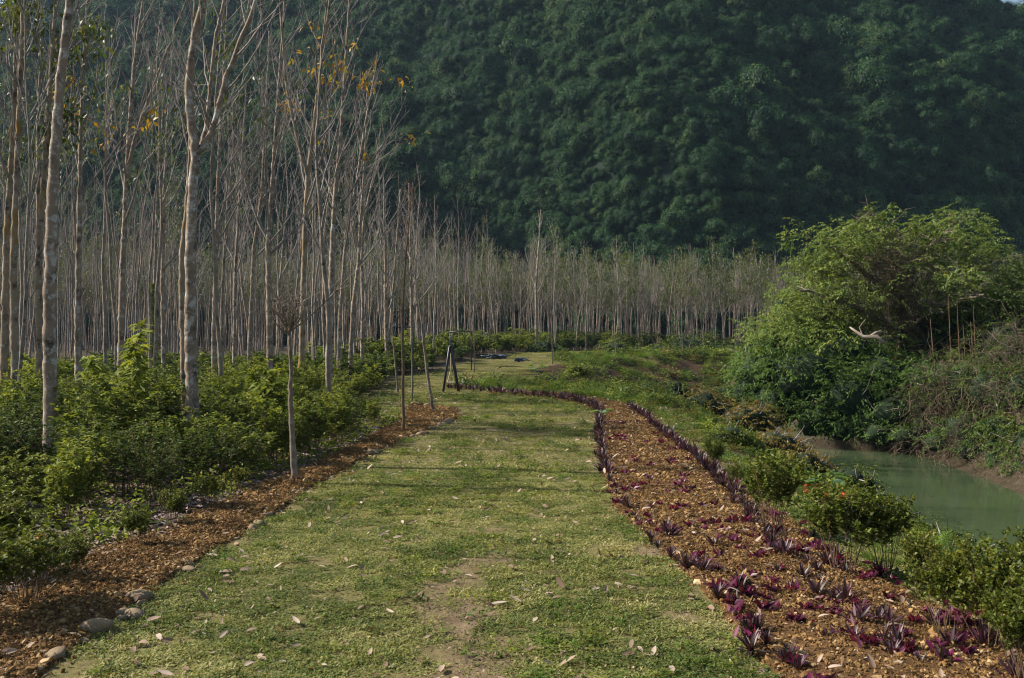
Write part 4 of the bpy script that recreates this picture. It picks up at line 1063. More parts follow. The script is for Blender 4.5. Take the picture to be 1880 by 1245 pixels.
# ------------------------------------------------------------------ fallen leaves
LM = []
for k in range(6):
    r = np.random.default_rng(k+40); b = Buf()
    straps(b, [(0, 0, .012)], [(1, 0, .12)], r.uniform(.09, .13), r.uniform(.035, .05), r.uniform(-.4, .7), 5, [r.random()], r.uniform(.1, .5))
    LM.append(b.mesh('fallen_leaf', [M['litter']]))
GRL = 'dry leaves fallen on the lawn'
m = 0
n = 4000; xx = rng.uniform(-9, 6, n); yy = 5.9+22*rng.random(n)**2.1
ok = lawn_ok(xx, yy) & (abs(xx) < .53*yy) & (rng.random(n) < .45+.4*(vnoise(xx, yy, 1.2, 61) > .5))
for x, y in zip(xx[ok], yy[ok]):
    if m >= 250: break
    o = link('fallen_leaf', LM[m % 6]); s_ = float(rng.uniform(.55, 1.1)); o.scale = (s_,)*3
    o.location = (x, y, h1(x, y)+.022); o.rotation_euler = (float(rng.normal(0, .35)), float(rng.normal(0, .25)), float(rng.uniform(0, 6.28)))
    tag(o, 'curled pale brown dry leaf lying on the lawn', 'leaf', GRL); m += 1
    wh = ('left' if x < -.10*y else 'middle' if x < .05*y else 'right')+(' part of the lawn near the picture bottom' if y < 9 else ' part of the lawn level with the sapling' if y < 17 else ' part of the far lawn')
    o['label'] = 'curled dry leaf lying on the '+wh; o['group'] = 'dry leaves on the '+wh
lit = [('leaf', m_) for m_ in LM]
n = 20000; xx = rng.uniform(-9, 6, n); yy = 5.8+50*rng.random(n)**1.4
ok = (lawn_ok(xx, yy) & (rng.random(n) < .8)) | in_poly(xx, yy, rb_poly) | in_poly(xx, yy, lb_poly); xx, yy = xx[ok], yy[ok]; n = len(xx)
scatter('fallen_leaf_litter', np.column_stack([xx, yy, H(xx, yy)+np.where(in_poly(xx, yy, rb_poly), .09, .06)*np.where(lawn_ok(xx, yy), .3, 1)]), upright(n, .35), np.where(rng.random(n) < .75, rng.uniform(.15, .4, n), rng.uniform(.4, 1.0, n))*(1+.02*np.maximum(0, yy-12)), rng.integers(0, 6, n), lit,
        'small dry leaves and bits of husk strewn over the beds and the far lawn', 'leaf litter')

# ------------------------------------------------------------------ saplings along the left bed
def sapling(px, py, track, w, label, crown=None, mat='bark_young', seed=0, name='young_tree', topd=0):
    g = G(px, py); d = g[1]; pts = [np.array([0, 0, -.1])]
    for a, b_ in track: pts.append(np.array([(a-940)/F*d-g[0], 0, EYE+(622-b_)/F*d-g[2]]))
    pts = np.array(pts); s = np.linspace(0, len(pts)-1, 26); P = np.stack([np.interp(s, np.arange(len(pts)), pts[:, k]) for k in range(3)], -1)
    P[1:-1] = P[:-2]*.25+P[1:-1]*.5+P[2:]*.25
    r = np.random.default_rng(seed); P[1:, :2] += r.normal(0, .006, (25, 2))
    root = empty(name, tuple(g), label, 'tree', None)
    tb = Buf(); r0 = w/2/F*d; tube(tb, P, taper(r0*1.15, r0*(.45 if crown == 'pollard' else .22), 26)*(1+.06*r.normal(0, 1, 26)), 9, cap=True)
    link('trunk', tb.mesh('trunk', [M[mat]]), root)
    bb = Buf(); lb = Buf(); tips = []
    top = P[-1]
    if crown == 'pollard':
        base = P[-1]
        for k in range(16):
            a = k*2.4; el = r.uniform(.35, 1.35); d_ = np.array([math.cos(a)*math.cos(el), math.sin(a)*math.cos(el), math.sin(el)])
            bp = grow(base-np.array([0, 0, r.uniform(0, .12)]), d_, (r.uniform(.3, .62) if k else 1.5), 5, .12, .12, r); tube(bb, bp, taper(.014, .005, 6), 5)
            for m in range(6):
                i_ = r.integers(1, 6); sd = rand_dirs(1, -.1, 1, r)[0]
                tw = grow(bp[i_], sd+nrm(bp[5]-bp[4]), r.uniform(.12, .4), 3, .06, .18, r); tube(bb, tw, taper(.006, .003, 4), 3)
                for m2 in range(3): tube(bb, grow(tw[r.integers(1, 4)], rand_dirs(1, -.2, 1, r)[0], r.uniform(.06, .2), 2, 0, .2, r), taper(.003, .002, 3), 3)
    else:
        for k in range(crown or 8):
            i_ = int(26*(.55+.43*k/(crown or 8))); i_ = min(i_, 24)
            a = k*2.4; bp = grow(P[i_], np.array([math.cos(a)*.55, math.sin(a)*.55, .8]), r.uniform(.3, .8), 4, .08, .1, r); tube(bb, bp, taper(.008, .003, 5), 3); tips += [bp[-1], bp[-2]]
            for m in range(3):
                tw = grow(bp[r.integers(1, 4)], rand_dirs(1, 0, 1, r)[0], r.uniform(.15, .4), 2, .05, .1, r); tube(bb, tw, taper(.004, .002, 3), 3); tips.append(tw[-1])
    link('branches', bb.mesh('branches', [M[mat]]), root)
    if tips and crown != 'pollard' and seed % 2:
        leaf_clusters(lb, np.array(tips), r, 4, .10, .04, .08); link('leaves', lb.mesh('leaves', [M['rust']]), root)
    return root
sapling(541, 888, [(538, 830), (533, 740), (534, 660), (531, 600)], 11.5, 'pollarded grey sapling with a tuft of bare twigs, rooted among the bed stones', 'pollard', seed=2)
sapling(741, 795, [(740, 720), (740, 640), (739, 560), (745, 470), (751, 400), (757, 345)], 6, 'tall straight brown sapling standing in the far part of the left bed', 16, 'bark_brown', 4)
sapling(797, 757, [(788, 710), (779, 640), (774, 590), (764, 520), (752, 440)], 6, 'sapling leaning left from the rounded end of the left bed', 10, 'bark_young', 6)
sapling(757, 737, [(757, 690), (756, 620), (755, 540)], 4, 'thin sapling directly behind the tall straight brown one', 8, 'bark_young', 8)
sapling(731, 720, [(726, 670), (722, 630), (718, 580)], 4, 'thin sapling leaning left at the edge of the thicket', 8, 'bark_young', 10)
for k, (px, py, top, lab) in enumerate([(1014, 662, 618, 'thin stake like sapling nearest the left end of the far bank'), (1130, 658, 622, 'second thin sapling along the top of the far bank'),
        (1253, 652, 618, 'thin sapling in front of the large leaved bush on the far bank'), (1292, 654, 615, 'thin sapling just right of the large leaved bush on the far bank'), (1380, 656, 622, 'thin sapling at the right end of the far bank'),
        (871, 682, 612, 'thin pale sapling standing between the swing and the far grove'), (683, 655, 600, 'small brown topped sapling behind the dark bench')]):
    g = G(px, py); sapling(px, py, [(px, py*.5+top*.5), (px-1, top)], 2.4, lab, 5, 'bark_young', 21+k*2 if k > 4 else 20+k*2)

# ivy covered trunk in the plantation
g = G(281, 716)
root = empty('ivy_clad_tree', tuple(g), 'trunk wrapped from the ground up in glossy dark green ivy', 'tree')
tb = Buf(); tube(tb, [(0, 0, -.1), (.02, 0, 2), (.08, 0, 5), (.25, 0, 11)], [.10, .085, .07, .03], 8); link('trunk', tb.mesh('trunk', [M['bark_far']]), root)
lb = Buf(); r = np.random.default_rng(5); n = 3000; zz = r.random(n)**1.7*4.6; a = r.uniform(0, 6.28, n); rr = .06+(.04+.17*r.random(n))*(1-zz/5)*(1+.5*np.sin(zz*3.3)+.3*np.sin(zz*7))
leaves(lb, np.stack([rr*np.cos(a), rr*np.sin(a), zz], -1), np.stack([np.cos(a)*.4, np.sin(a)*.4, -np.ones(n)*.8], -1), np.stack([np.cos(a), np.sin(a), np.full(n, .3)], -1)+r.normal(0, .3, (n, 3)), r.uniform(.06, .12, n), r.uniform(.05, .08, n), .1, .15)
link('ivy', lb.mesh('ivy', [M['shrub']]), root)

# tall pale leaved young tree rising out of the thicket at left
g = G(222, 850)
root = make_shrub('broad_leaved_sapling', 'sapling with large drooping whorled leaves rising above the thicket at the left', 'shrub', None, 860, 'shrub', h=2.35, rad=.55, nst=4, nsub=9, nleaf=12, L=.24, W=.085, droop=.5, low=.55)
root.location = g
g = G(545, 860)
root = make_shrub('broad_leaved_sapling', 'bright leafy sapling topping the thicket left of the pollarded sapling', 'shrub', None, 861, 'shrub', h=1.75, rad=.6, nst=5, nsub=9, nleaf=12, L=.20, W=.08, droop=.4, low=.5)
root.location = (g[0]-.8, g[1]+2, g[2])

# ------------------------------------------------------------------ swing by the lawn
g = G(828, 719); dS = g[1]; u = dS/F
def bar(b, p, q_, r_): tube(b, [p, q_], r_, 8, cap=True)
root = empty('swing_stand', tuple(g), 'dark blue A shaped timber swing frame at the far end of the lawn', 'swing frame', rz=R(3.5))
hgt = 82*u; half = 14.5*u; length = 2.3
for yy, nm in ((0, 'front'), (length, 'rear')):
    for sx in (-1, 1):
        b = Buf(); bar(b, (sx*half, yy, -.05), (-sx*.0+sx*.03-.10*half, yy, hgt), .06 if sx > 0 else .05); link('leg', b.mesh('leg', [M['blackpaint']]), root)
b = Buf(); bar(b, (-.1*half, -.12, hgt+.02), (-.1*half, length+.12, hgt+.02), .055); link('crossbar', b.mesh('crossbar', [M['blackpaint']]), root)
sw = empty('swing', (g[0]-.04*half, g[1]+.15, g[2]), 'pale wooden swing seat hanging on ropes inside the dark A shaped frame', 'swing', rz=R(3.5))
b = Buf(); v = np.array([[-.17, 0, .32], [.17, 0, .32], [.17, .5, .32], [-.17, .5, .32]]); v = np.vstack([v, v+[0, 0, .04]])
b.add(v+[0, .7, 0], [[3, 2, 1, 0], [4, 5, 6, 7], [0, 1, 5, 4], [1, 2, 6, 5], [2, 3, 7, 6], [3, 0, 4, 7]]); link('seat', b.mesh('seat', [M['seatwood']], False), sw)
for yy in (.7, 1.2):
    for sx in (-1, 1):
        b = Buf(); tube(b, [(0, yy, hgt-.03), (sx*.01, yy, hgt*.55), (sx*.02, yy, .85)], .02, 6); tube(b, [(sx*.02, yy, .85), (sx*.14, yy, .36)], .016, 6); link('rope', b.mesh('rope', [M['rope']]), sw)
# further frames seen between the trunks
for px, py, w, hh, lab in ((734, 690, 1.6, 2.9, 'thin dark swing crossbar on posts, half hidden by the trunks left of the swing'), (846, 682, 1.4, 2.6, 'dark post and crossbar standing in the undergrowth behind the swing')):
    g = G(px, py-2); root = empty('post_stand', tuple(g), lab, 'swing frame')
    for sx in (-1, 1):
        b = Buf(); bar(b, (sx*w/2, 0, -.05), (sx*w/2, 0, hh), .035); link('post', b.mesh('post', [M['blackpaint']]), root)
    b = Buf(); bar(b, (-w/2-.1, 0, hh), (w/2+.1, 0, hh), .035); link('crossbar', b.mesh('crossbar', [M['blackpaint']]), root)
# dark bench by the thicket
g = G(686, 705); root = empty('garden_bench', (g[0], g[1]-2, g[2]), 'small dark bench standing at the edge of the thicket left of the lawn', 'bench')
wB = .42
b = Buf()
for k in range(4): bar(b, (-wB, .25, .62+k*.1), (wB, .28, .62+k*.1), .035)
link('backrest', b.mesh('backrest', [M['blackpaint']]), root)
b = Buf()
for k in range(4): bar(b, (-wB, -.2+k*.12, .45), (wB, -.2+k*.12, .45), .035)
link('seat', b.mesh('seat', [M['blackpaint']]), root)
for sx in (-1, 1):
    for yy, h_ in ((.27, 1.0), (-.2, .45)):
        b = Buf(); bar(b, (sx*wB, yy, -.03), (sx*wB, yy, h_), .03); link('leg', b.mesh('leg', [M['blackpaint']]), root)
# grey sheets lying in the undergrowth
for k, (px, py, dd_, w, lab) in enumerate(((484, 683, 40, .32, 'dark blue grey sheet bundled in the thicket between the trunks at left'), (912, 654, 70, .6, 'blue grey plastic sheet spread over the undergrowth right of the swing'), (955, 660, 66, .38, 'small grey sheet at the grass edge right of the larger one'))):
    b = Buf(); lump(b, (0, 0, 0), (w, w*.6, w*.28), 4, .8, 2.4, k+8); o = link('plastic_sheet', b.mesh('plastic_sheet', [M['tarp']]), loc=((px-940)/F*dd_, dd_, EYE+(622-py)/F*dd_)); tag(o, lab, 'sheet')

# ------------------------------------------------------------------ tree and bushes across the river
def pads(lb, centres, r, n, L, W, flat=.42, shift=0.0, hang=.35, per=9):
    """foliage as short drooping sprays of leaves round each centre"""
    for c_, rad in centres:
        ns = max(3, int(n*(rad**2)/per)); D = rand_dirs(ns, -.45, 1, r)
        q0 = c_+D*np.array([rad, rad, rad*flat])*r.normal(.86, .2, (ns, 1)).clip(.3, 1.35)
        tw = nrm(D*np.array([1, 1, .35])+r.normal(0, .45, (ns, 3))+np.array([0, 0, -hang*.5])); ln = r.uniform(1.6, 3.6, ns)*L
        t = np.tile(np.linspace(.1, 1, per), ns); i_ = np.repeat(np.arange(ns), per); m = ns*per
        P = q0[i_]+tw[i_]*(t*ln[i_])[:, None]+np.array([0, 0, -1.])*(t**2*ln[i_]*hang*.6)[:, None]
        sd = nrm(np.cross(tw, [0, 0, 1.]))[i_]*np.where(np.arange(m) % 2, 1, -1)[:, None]
        dr = nrm(sd*.9+tw[i_]*.6+np.array([0, 0, -hang])+r.normal(0, .25, (m, 3)))
        tone = np.clip(r.normal(.45+shift, .17, ns), 0, 1)[i_]+r.normal(0, .09, m)
        leaves(lb, P, dr, np.array([0, 0, 1.])+r.normal(0, .3, (m, 3)), r.uniform(.7, 1.2, m)*L, r.uniform(.7, 1.2, m)*W, .12, .2, np.clip(tone, 0, 1))
def W3(px, py, d): return np.array([(px-940)/F*d, d, EYE+(622-py)/F*d])
r = np.random.default_rng(77)
base = np.array([16.2, 40.5, .2])
root = empty('spreading_tree', tuple(base), 'wide spreading tree with layered yellow green foliage and pale limbs across the river', 'tree')
tb, bb, lb = Buf(), Buf(), Buf()
limbs = [((1650, 620, 40), (1640, 520, 40), (1648, 470, 40)), ((1640, 540, 40), (1560, 480, 39.5), (1520, 450, 39)), ((1640, 520, 40), (1720, 440, 40.5), (1760, 400, 41)),
         ((1645, 600, 40), (1560, 560, 38.5), (1470, 530, 38)), ((1650, 600, 40), (1760, 520, 40), (1830, 480, 40)), ((1650, 480, 40), (1620, 430, 40), (1600, 385, 40)), ((1650, 560, 40), (1740, 560, 38), (1800, 540, 37))]
tube(tb, [(0, 0, -.3), (.1, .1, 1.2), tuple(W3(1650, 560, 40)-base), tuple(W3(1645, 480, 40)-base)], [.42, .33, .22, .12], 10)
for l in limbs:
    pp = np.array([W3(*q_)-base for q_ in l]); s = np.linspace(0, 2, 12); P = np.stack([np.interp(s, [0, 1, 2], pp[:, k]) for k in range(3)], -1); P[1:-1] = P[:-2]*.25+P[1:-1]*.5+P[2:]*.25
    P += r.normal(0, .05, P.shape); tube(bb, P, taper(.13, .04, 12), 6)
    for k in range(14):
        i_ = r.integers(3, 12); bp = grow(P[i_], rand_dirs(1, -.3, .6, r)[0], r.uniform(.5, 1.5), 5, .05, .15, r); tube(bb, bp, taper(.03, .008, 6), 4)
        for m in range(4): tube(bb, grow(bp[r.integers(1, 6)], rand_dirs(1, -.3, .6, r)[0], r.uniform(.3, .8), 3, .03, .15, r), taper(.01, .004, 4), 3)
link('trunk', tb.mesh('trunk', [M['bark_brown']]), root); link('branches', bb.mesh('branches', [M['bark_young']]), root)
cen = []
outline = [(1440, 530, .9), (1480, 470, 1.0), (1500, 425, 1.0), (1560, 400, 1.0), (1610, 385, .9), (1590, 430, 1.3), (1680, 395, .8), (1730, 378, .9), (1770, 395, 1.0), (1800, 430, 1.2), (1830, 470, 1.2), (1850, 490, 1.1), (1700, 430, 1.3),
           (1640, 440, 1.2), (1750, 450, 1.4), (1540, 460, 1.2), (1500, 500, 1.2), (1560, 520, 1.1), (1460, 560, 1.1), (1800, 520, 1.4), (1740, 520, 1.3), (1690, 490, 1.1), (1850, 540, 1.3), (1420, 590, 1.0), (1520, 560, 1.0), (1600, 500, .7), (1780, 570, 1.3), (1590, 560, .8)]
for px, py, rad in outline:
    for k in range(3):
        c_ = W3(px+r.normal(0, 10), py+22+r.normal(0, 10), 40+r.normal(0, 1.4))-base; cen.append((c_, rad*r.uniform(.4, .9)))
for k in range(150):      # fill the dome
    u_ = r.random()*math.pi; q_ = r.random()**.5; px = 1640+225*math.cos(u_)*q_; py = 610-215*math.sin(u_)*q_+r.normal(0, 8)
    cen.append((W3(px, py+20, 40+r.normal(0, 1.8))-base, r.uniform(.3, .65)))
pads(lb, cen, r, 520, .15, .07, .7, .05)
link('crown', lb.mesh('crown', [M['bushtree2']]), root)
# the fallen pale limb
b = Buf()
pp = np.array([W3(1560, 600, 36.4), W3(1585, 618, 36.2), W3(1610, 618, 36.0), W3(1624, 630, 35.9)]); tube(b, pp, [.03, .07, .085, .07], 8, cap=True)
tube(b, np.array([W3(1597, 618, 36.1), W3(1608, 611, 36.2), W3(1618, 608, 36.2)]), [.06, .06, .05], 7, cap=True); tube(b, np.array([W3(1585, 618, 36.2), W3(1578, 600, 36.3), W3(1590, 585, 36.3)]), [.03, .02, .01], 5)
o = link('broken_limb', b.mesh('broken_limb', [M['bark_far']])); tag(o, 'pale broken limb sticking out above the bright green bush across the river', 'branch')

def bush_mass(name, label, blobs, dens, L, W, mat, flat=.8, seed=0, core=True, hang=.4):
    """blobs: (px, py, distance, radius)"""
    r = np.random.default_rng(seed); c0 = W3(*blobs[0][:3]); c0[2] = h1(c0[0], c0[1]); root = empty(name, tuple(c0), label, 'bush'); lb, cb, sb = Buf(), Buf(), Buf()
    for px, py, d, rad in blobs:
        c_ = W3(px, py, d)-c0
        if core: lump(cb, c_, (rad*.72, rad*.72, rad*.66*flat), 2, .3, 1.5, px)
        subs = [(c_, rad*.85)]+[(c_+rand_dirs(1, -.35, 1, r)[0]*np.array([1, 1, flat])*rad*r.uniform(.65, 1.0), rad*r.uniform(.22, .5)) for _ in range(22)]
        pads(lb, subs, r, dens, L, W, flat, 0, hang)
        for k in range(10):
            st = grow(c_+rand_dirs(1, -.8, .3, r)[0]*rad*.5, rand_dirs(1, -.1, .8, r)[0], rad*1.1, 5, .05, .15, r); tube(sb, st, taper(.022, .006, 6), 4)
    link('foliage', lb.mesh('foliage', [M[mat]]), root)
    if core: link('shade_core', cb.mesh('shade_core', [M['core']]), root)
    link('stems', sb.mesh('stems', [M['bark_twig']]), root)
    return root
bush_mass('river_bush', 'bright green leafy bush bulging over the water below the spreading tree',
          [(1560, 735, 37, 1.5), (1480, 690, 38, 1.6), (1620, 690, 38, 1.5), (1430, 745, 38, 1.3), (1500, 770, 37, 1.0), (1640, 760, 35.6, 1.0), (1590, 785, 36, .8), (1410, 680, 39.5, 1.3), (1550, 650, 39.5, 1.4), (1380, 720, 39.5, .9), (1540, 790, 36.5, .7)], 430, .145, .065, 'bushtree', .85, 91)
bush_mass('river_bush', 'grey green bush with pale dead twigs at the left end of the overhanging growth',
          [(1440, 620, 43, 1.5), (1395, 650, 44, 1.1), (1500, 600, 42, 1.5), (1375, 690, 42, .8), (1560, 590, 42.5, 1.3), (1450, 560, 43, .9)], 480, .13, .06, 'bushtree2', .8, 92)
bush_mass('river_bush', 'dark leafy bush behind the brown vines at the right picture edge', [(1790, 610, 39, 1.5), (1870, 580, 40, 1.8), (1720, 610, 40, 1.2), (1690, 650, 39.5, 1.1), (1850, 640, 36, 1.2), (1930, 640, 36, 1.6)], 380, .14, .06, 'shrub_dark', .9, 93)
bush_mass('river_bush', 'green climber spilling down to the water at the far right', [(1845, 800, 30, .6), (1875, 850, 28.6, .5), (1885, 740, 31, .7), (1900, 800, 29, .6)], 700, .085, .05, 'shrub', 1.0, 94)
bush_mass('river_bush', 'green foliage between the vines and the water below the pale stems', [(1690, 690, 37, .9), (1760, 700, 35.5, .8)], 520, .12, .055, 'bushtree', .9, 95)

def vine_mass(label, blobs, n, seed, length=1.6, rad=.010, core=True):
    r = np.random.default_rng(seed); c0 = W3(*blobs[0][:3]); c0[2] = h1(c0[0], c0[1]); root = empty('vine_tangle', tuple(c0), label, 'vines'); vb, cb = Buf(), Buf()
    for px, py, d, rd, hh in blobs:
        c_ = W3(px, py, d)-c0
        if core: lump(cb, c_-np.array([0, 0, hh*.2]), (rd*.75, rd*.7, hh*.8), 2, .3, 1.4, px)
        for k in range(int(n*rd*hh)):
            D = rand_dirs(1, -.6, 1, r)[0]; p = c_+D*np.array([rd, rd, hh])*r.uniform(.8, 1.05)
            t = nrm(np.cross(D, r.normal(0, 1, 3))*.8+np.array([0, 0, -.5 if r.random() < .6 else .5]))
            P = grow(p, t, length*r.uniform(.4, 1.3), 6, -.06, .32, r); tube(vb, P, taper(rad*r.uniform(.6, 1.5), rad*.5, 7), 3, r.random())
    link('vines', vb.mesh('vines', [M['vine']]), root)
    if core: link('inner_shade', cb.mesh('inner_shade', [M['core']]), root)
    return root
vine_mass('brown mound of tangled dry vines hanging over the water right of the bright bush', [(1730, 690, 34.6, 1.0, .7), (1700, 730, 34.4, .7, .9), (1770, 730, 33, .9, 1.0), (1735, 775, 33.4, .7, .7), (1815, 700, 32, .9, .6), (1830, 755, 31, .7, .8), (1790, 795, 31, .6, .5)], 190, 5, 1.5, .007, core=False)
vine_mass('tall heap of brown dry vines rising at the right picture edge', [(1880, 665, 31.5, 1.0, .9), (1860, 620, 34, .7, .5), (1900, 730, 30, .8, .9)], 260, 6, 1.5, .007, core=False)
vine_mass('dark curtain of roots and dry vines along the foot of the far bank', [(1620, 805, 36.0, .8, .4), (1680, 818, 34.0, .8, .45), (1730, 828, 32.4, .8, .45), (1780, 842, 31.0, .8, .5), (1830, 856, 29.4, .8, .5), (1880, 872, 28.0, .8, .55), (1940, 885, 26.5, .9, .6)], 300, 16, .9, .006, core=False)
bush_mass('river_bush', 'dark green mass of leaves filling the bank behind the dry vines', [(1720, 735, 34.8, .95), (1770, 715, 33.5, 1.0), (1830, 715, 32, 1.1), (1895, 715, 30.5, 1.1), (1775, 785, 32.0, .75), (1845, 795, 30.2, .8), (1900, 815, 28.8, .8), (1700, 785, 34.6, .7), (1940, 760, 29, .9)], 520, .11, .05, 'shrub_dark', .95, 99)
bush_mass('river_bush', 'low dark leaves overhanging the far water edge', [(1660, 800, 34.4, .5), (1720, 812, 33, .5), (1780, 828, 31, .5), (1835, 846, 29.4, .5), (1885, 862, 28, .5), (1610, 795, 35, .5)], 700, .10, .045, 'bushtree', .8, 101)
bush_mass('river_bush', 'leafy bank growth running on past the right picture edge', [(1990, 770, 27, 1.2), (2060, 840, 24, 1.1), (2110, 740, 27, 1.6), (2190, 900, 21, 1.1), (1960, 830, 26, .8), (2260, 820, 21, 1.5)], 420, .11, .05, 'shrub_dark', .95, 103)
bush_mass('river_bush', 'mixed green leaves growing through the dry vine mound', [(1695, 690, 34, .7), (1790, 690, 32.6, .5), (1850, 745, 30.6, .55), (1750, 790, 32.6, .5), (1820, 812, 30, .6), (1870, 850, 28.4, .6)], 420, .10, .045, 'bushtree', 1.0, 97, core=False)
bush_mass('river_bush', 'dark leaves crowding the top of the right hand vine heap', [(1870, 640, 32.5, .7), (1900, 690, 30.5, .6), (1840, 650, 33, .7)], 320, .10, .045, 'shrub_dark', 1.0, 98, core=False)
vine_mass('brown vines choking the trunk in the middle of the spreading tree', [(1640, 500, 38.6, .8, .7), (1650, 570, 38.8, .65, 1.3), (1600, 480, 38.8, .7, .35), (1690, 485, 38.8, .7, .4)], 420, 7, core=False)
b = Buf(); r = np.random.default_rng(8)
for px, t0, t1 in ((1741, 540, 680), (1757, 550, 682), (1768, 595, 680), (1787, 560, 682), (1782, 590, 680), (1708, 585, 655)):
    d = 34.6; tube(b, np.array([W3(px+6, t1, d), W3(px+3, (t0+t1)/2, d), W3(px, t0, d+.2)]), [.016, .013, .006], 5)
o = link('bare_stems', b.mesh('bare_stems', [M['bark_brown']])); tag(o, 'cluster of pale leafless stems standing up out of the vine mound', 'stems')
# curved loose vine
b = Buf(); tube(b, resample(np.array([W3(1800, 650, 34), W3(1822, 620, 34.1), W3(1826, 598, 34.1), W3(1812, 590, 34)]), 14), .012, 4, .8); tube(b, resample(np.array([W3(1870, 592, 33), W3(1850, 575, 33), W3(1838, 552, 33)]), 12), .012, 4, .9)
o = link('loose_vine', b.mesh('loose_vine', [M['vine']])); tag(o, 'pale looping vine arching out of the heap at the right', 'vines')

# bushes along the far bank and on the near bank
def place_bush(px, py, dd_, rad, mat, lab, seed, L=.14, dens=300, flat=.75):
    return bush_mass('bank_bush', lab, [(px, py, dd_, rad), (px+rad*F/dd_*.6, py+rad*F/dd_*.2, dd_+.3, rad*.7), (px-rad*F/dd_*.6, py+rad*F/dd_*.2, dd_-.2, rad*.65)], dens, L, L*.5, mat, flat, seed)
place_bush(1262, 640, 92, 2.1, 'shrub_dark', 'large dark leaved bush in the middle of the far bank', 201, .26, 110)
place_bush(1215, 646, 92, 1.3, 'shrub', 'smaller bush just left of the large dark one on the far bank', 202, .24, 120)
place_bush(1330, 648, 94, 1.4, 'shrub_dark', 'flat dark bush right of the large one on the far bank', 203, .24, 120)
place_bush(1000, 640, 88, 1.2, 'shrub_dark', 'dark bush at the left end of the far hedge', 204, .24, 120)
place_bush(1290, 742, 36, .75, 'rust', 'yellow green bush at the lip of the gully on the near bank', 205, .09, 800)
place_bush(1380, 770, 30, .7, 'rust', 'rust coloured bush on the near bank below the overhanging growth', 206, .09, 800)
place_bush(1240, 722, 40, .5, 'shrub_dark', 'dark spindly bush rising out of the gully', 207, .10, 700, 1.3)
place_bush(1185, 718, 44, .55, 'shrub_dark', 'dark bush at the foot of the brown slope', 208, .12, 600)
place_bush(1430, 815, 25, .55, 'rust', 'yellowing bush on the near bank at the head of the visible water', 209, .075, 1100)
place_bush(1480, 850, 22, .45, 'rust', 'low yellowing bush overhanging the near water edge', 210, .07, 1200)
place_bush(1560, 880, 19, .40, 'ixora', 'low yellow green bush on the near bank in front of the water', 211, .06, 1500)
place_bush(1620, 940, 15.5, .38, 'ixora', 'bush on the near bank left of the dark feathery leaves', 212, .055, 1700)
place_bush(1345, 800, 24, .42, 'shrub', 'leafy green bush halfway down the near bank', 213, .08, 1100)
place_bush(1770, 1030, 12.4, .42, 'shrub_dark', 'glossy dark leaved bush at the water side near the lower right', 214, .085, 1000)
place_bush(1860, 1055, 11.6, .44, 'shrub_dark', 'glossy dark leaved bush at the right picture edge beside the water', 215, .085, 1000)
place_bush(1010, 700, 48, .55, 'shrub', 'bright low bush on the grass mound', 216, .12, 600)
place_bush(1060, 680, 52, .5, 'shrub', 'leafy young plant on the mound above the slope', 217, .13, 500)
place_bush(1150, 726, 46, .6, 'shrub_dark', 'dark bush in the hollow just beyond the end of the right bed', 218, .12, 600, 1.0)
place_bush(1330, 728, 44, .7, 'shrub_dark', 'dark bush in the hollow left of the overhanging growth', 219, .12, 600, 1.0)
place_bush(1130, 642, 90, 1.3, 'shrub', 'green bush in the hedge left of the smaller bush on the far bank', 220, .24, 120)
# big pale taro like leaves
def broad_leaf_plant(px, py, s_, lab, n=4, seed=0):
    g = G(px, py); root = empty('broad_leaved_plant', tuple(g), lab, 'plant'); r = np.random.default_rng(seed)
    for k in range(n):
        b = Buf(); a = k*2.1+r.random(); top = np.array([math.cos(a)*.25, math.sin(a)*.25, r.uniform(.3, .5)])*s_
        tube(b, [(0, 0, -.02), tuple(top*.5+[0, 0, .05]), tuple(top)], [.01*s_, .008*s_, .005*s_], 5)
        D = np.array([math.cos(a), math.sin(a), -.15]); S = np.array([-math.sin(a), math.cos(a), 0]); Lf = r.uniform(.26, .36)*s_
        ang = np.linspace(0, 2*np.pi, 15)[:-1]; prof = (1+.35*np.cos(ang)); prof[7] = .55
        V = np.array([top+D*Lf*.5*(np.cos(t_)*p_+.15)+S*Lf*.42*np.sin(t_)*p_+np.array([0, 0, .05*s_*abs(np.sin(t_))]) for t_, p_ in zip(ang, prof)]); V = np.vstack([V, top])
        idx_ = np.arange(14); b.add(V, np.stack([idx_, (idx_+1) % 14, np.full(14, 14)], -1))
        link('leaf', b.mesh('leaf', [M['broad']]), root)
broad_leaf_plant(1520, 912, .75, 'plant with big pale green arrow shaped leaves between the shrubs and the water', 4, 1)
broad_leaf_plant(985, 690, 1.6, 'large pale leaved plant on the left of the mound', 5, 2)
broad_leaf_plant(1105, 770, .7, 'tuft of broad bright leaves at the top end of the right bed', 4, 3)
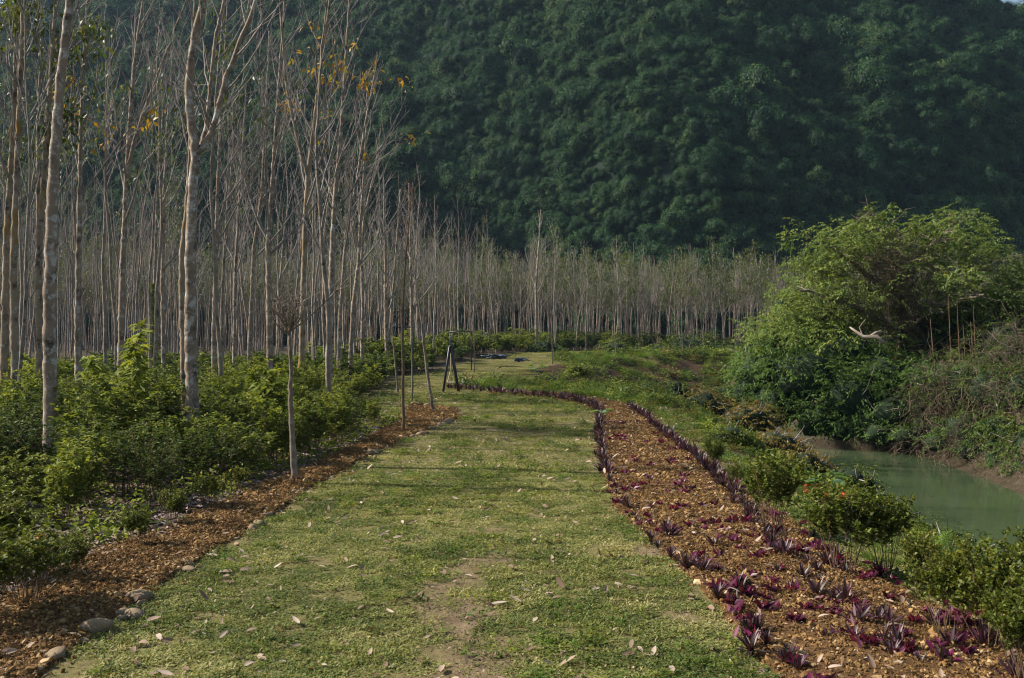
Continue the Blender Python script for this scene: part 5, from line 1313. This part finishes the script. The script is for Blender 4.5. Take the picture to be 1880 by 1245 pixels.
# fern
g = G(1700, 1025); root = empty('fern', tuple(g), 'bright yellow green fern frond leaning over the bank above the water', 'fern'); r = np.random.default_rng(6)
for k in range(5):
    b = Buf(); a = [.6, 1.5, 2.6, -.4, 3.8][k]; st = grow((0, 0, .0), np.array([math.cos(a)*.5, math.sin(a)*.5, 1.]), .42, 9, -.10, .03, r); tube(b, st, taper(.004, .002, 10), 3)
    for i_ in range(2, 10):
        t_ = nrm(st[i_]-st[i_-1]); s_ = nrm(np.cross(t_, [0, 0, 1])); w_ = .11*math.sin(math.pi*(i_-1)/9.5)+.02
        for sg in (-1, 1):
            for ff in (0, .5): leaves(b, [st[i_-1]*ff+st[i_]*(1-ff)], [s_*sg+t_*.35], [(0, 0, 1)], w_, .022, .05, .1, [r.random()])
    link('frond', b.mesh('frond', [M['fern']]), root)
# sprays of dark compound leaves over the water
b = Buf(); r = np.random.default_rng(9)
for px, py, d in ((1690, 930, 14.5), (1720, 955, 14), (1745, 950, 13.8), (1660, 925, 15)):
    g = W3(px, py+30, d); g[2] = h1(g[0], g[1]); tp = W3(px, py, d); st = grow(g, tp-g, np.linalg.norm(tp-g), 5, 0, .05, r); tube(b, st, .006, 4)
    for k in range(9):
        bp = grow(st[r.integers(2, 6)], rand_dirs(1, -.1, .5, r)[0], .35, 5, -.08, .05, r)
        for i_ in range(1, 6):
            s_ = nrm(np.cross(bp[i_]-bp[i_-1], [0, 0, 1]))
            for sg in (-1, 1): leaves(b, [bp[i_]], [s_*sg+nrm(bp[i_]-bp[i_-1])*.5], [(0, 0, 1)], .075, .02, .1, .2, [r.random()])
o = link('feathery_shrub', b.mesh('feathery_shrub', [M['shrub_dark']])); tag(o, 'dark shrub with feathery divided leaves reaching over the water', 'shrub')

# ------------------------------------------------------------------ the air
b = Buf(); x0, x1, y0, y1, z0, z1 = -430, 430, -60, 620, -4, 215
v = np.array([[x, y, z] for z in (z0, z1) for x, y in ((x0, y0), (x1, y0), (x1, y1), (x0, y1))])
b.add(v, [[3, 2, 1, 0], [4, 5, 6, 7], [0, 1, 5, 4], [1, 2, 6, 5], [2, 3, 7, 6], [3, 0, 4, 7]])
hm = bpy.data.materials.new('haze'); hm.use_nodes = True; t = hm.node_tree; t.nodes.clear()
pv = t.nodes.new('ShaderNodeVolumePrincipled'); om = t.nodes.new('ShaderNodeOutputMaterial')
pv.inputs['Color'].default_value = (.50, .74, 1, 1); pv.inputs['Density'].default_value = .00013; pv.inputs['Anisotropy'].default_value = .2
t.links.new(pv.outputs[0], om.inputs['Volume'])
o = link('haze', b.mesh('haze', [hm], False)); o['kind'] = 'stuff'; o['label'] = 'thin bluish air over the valley'
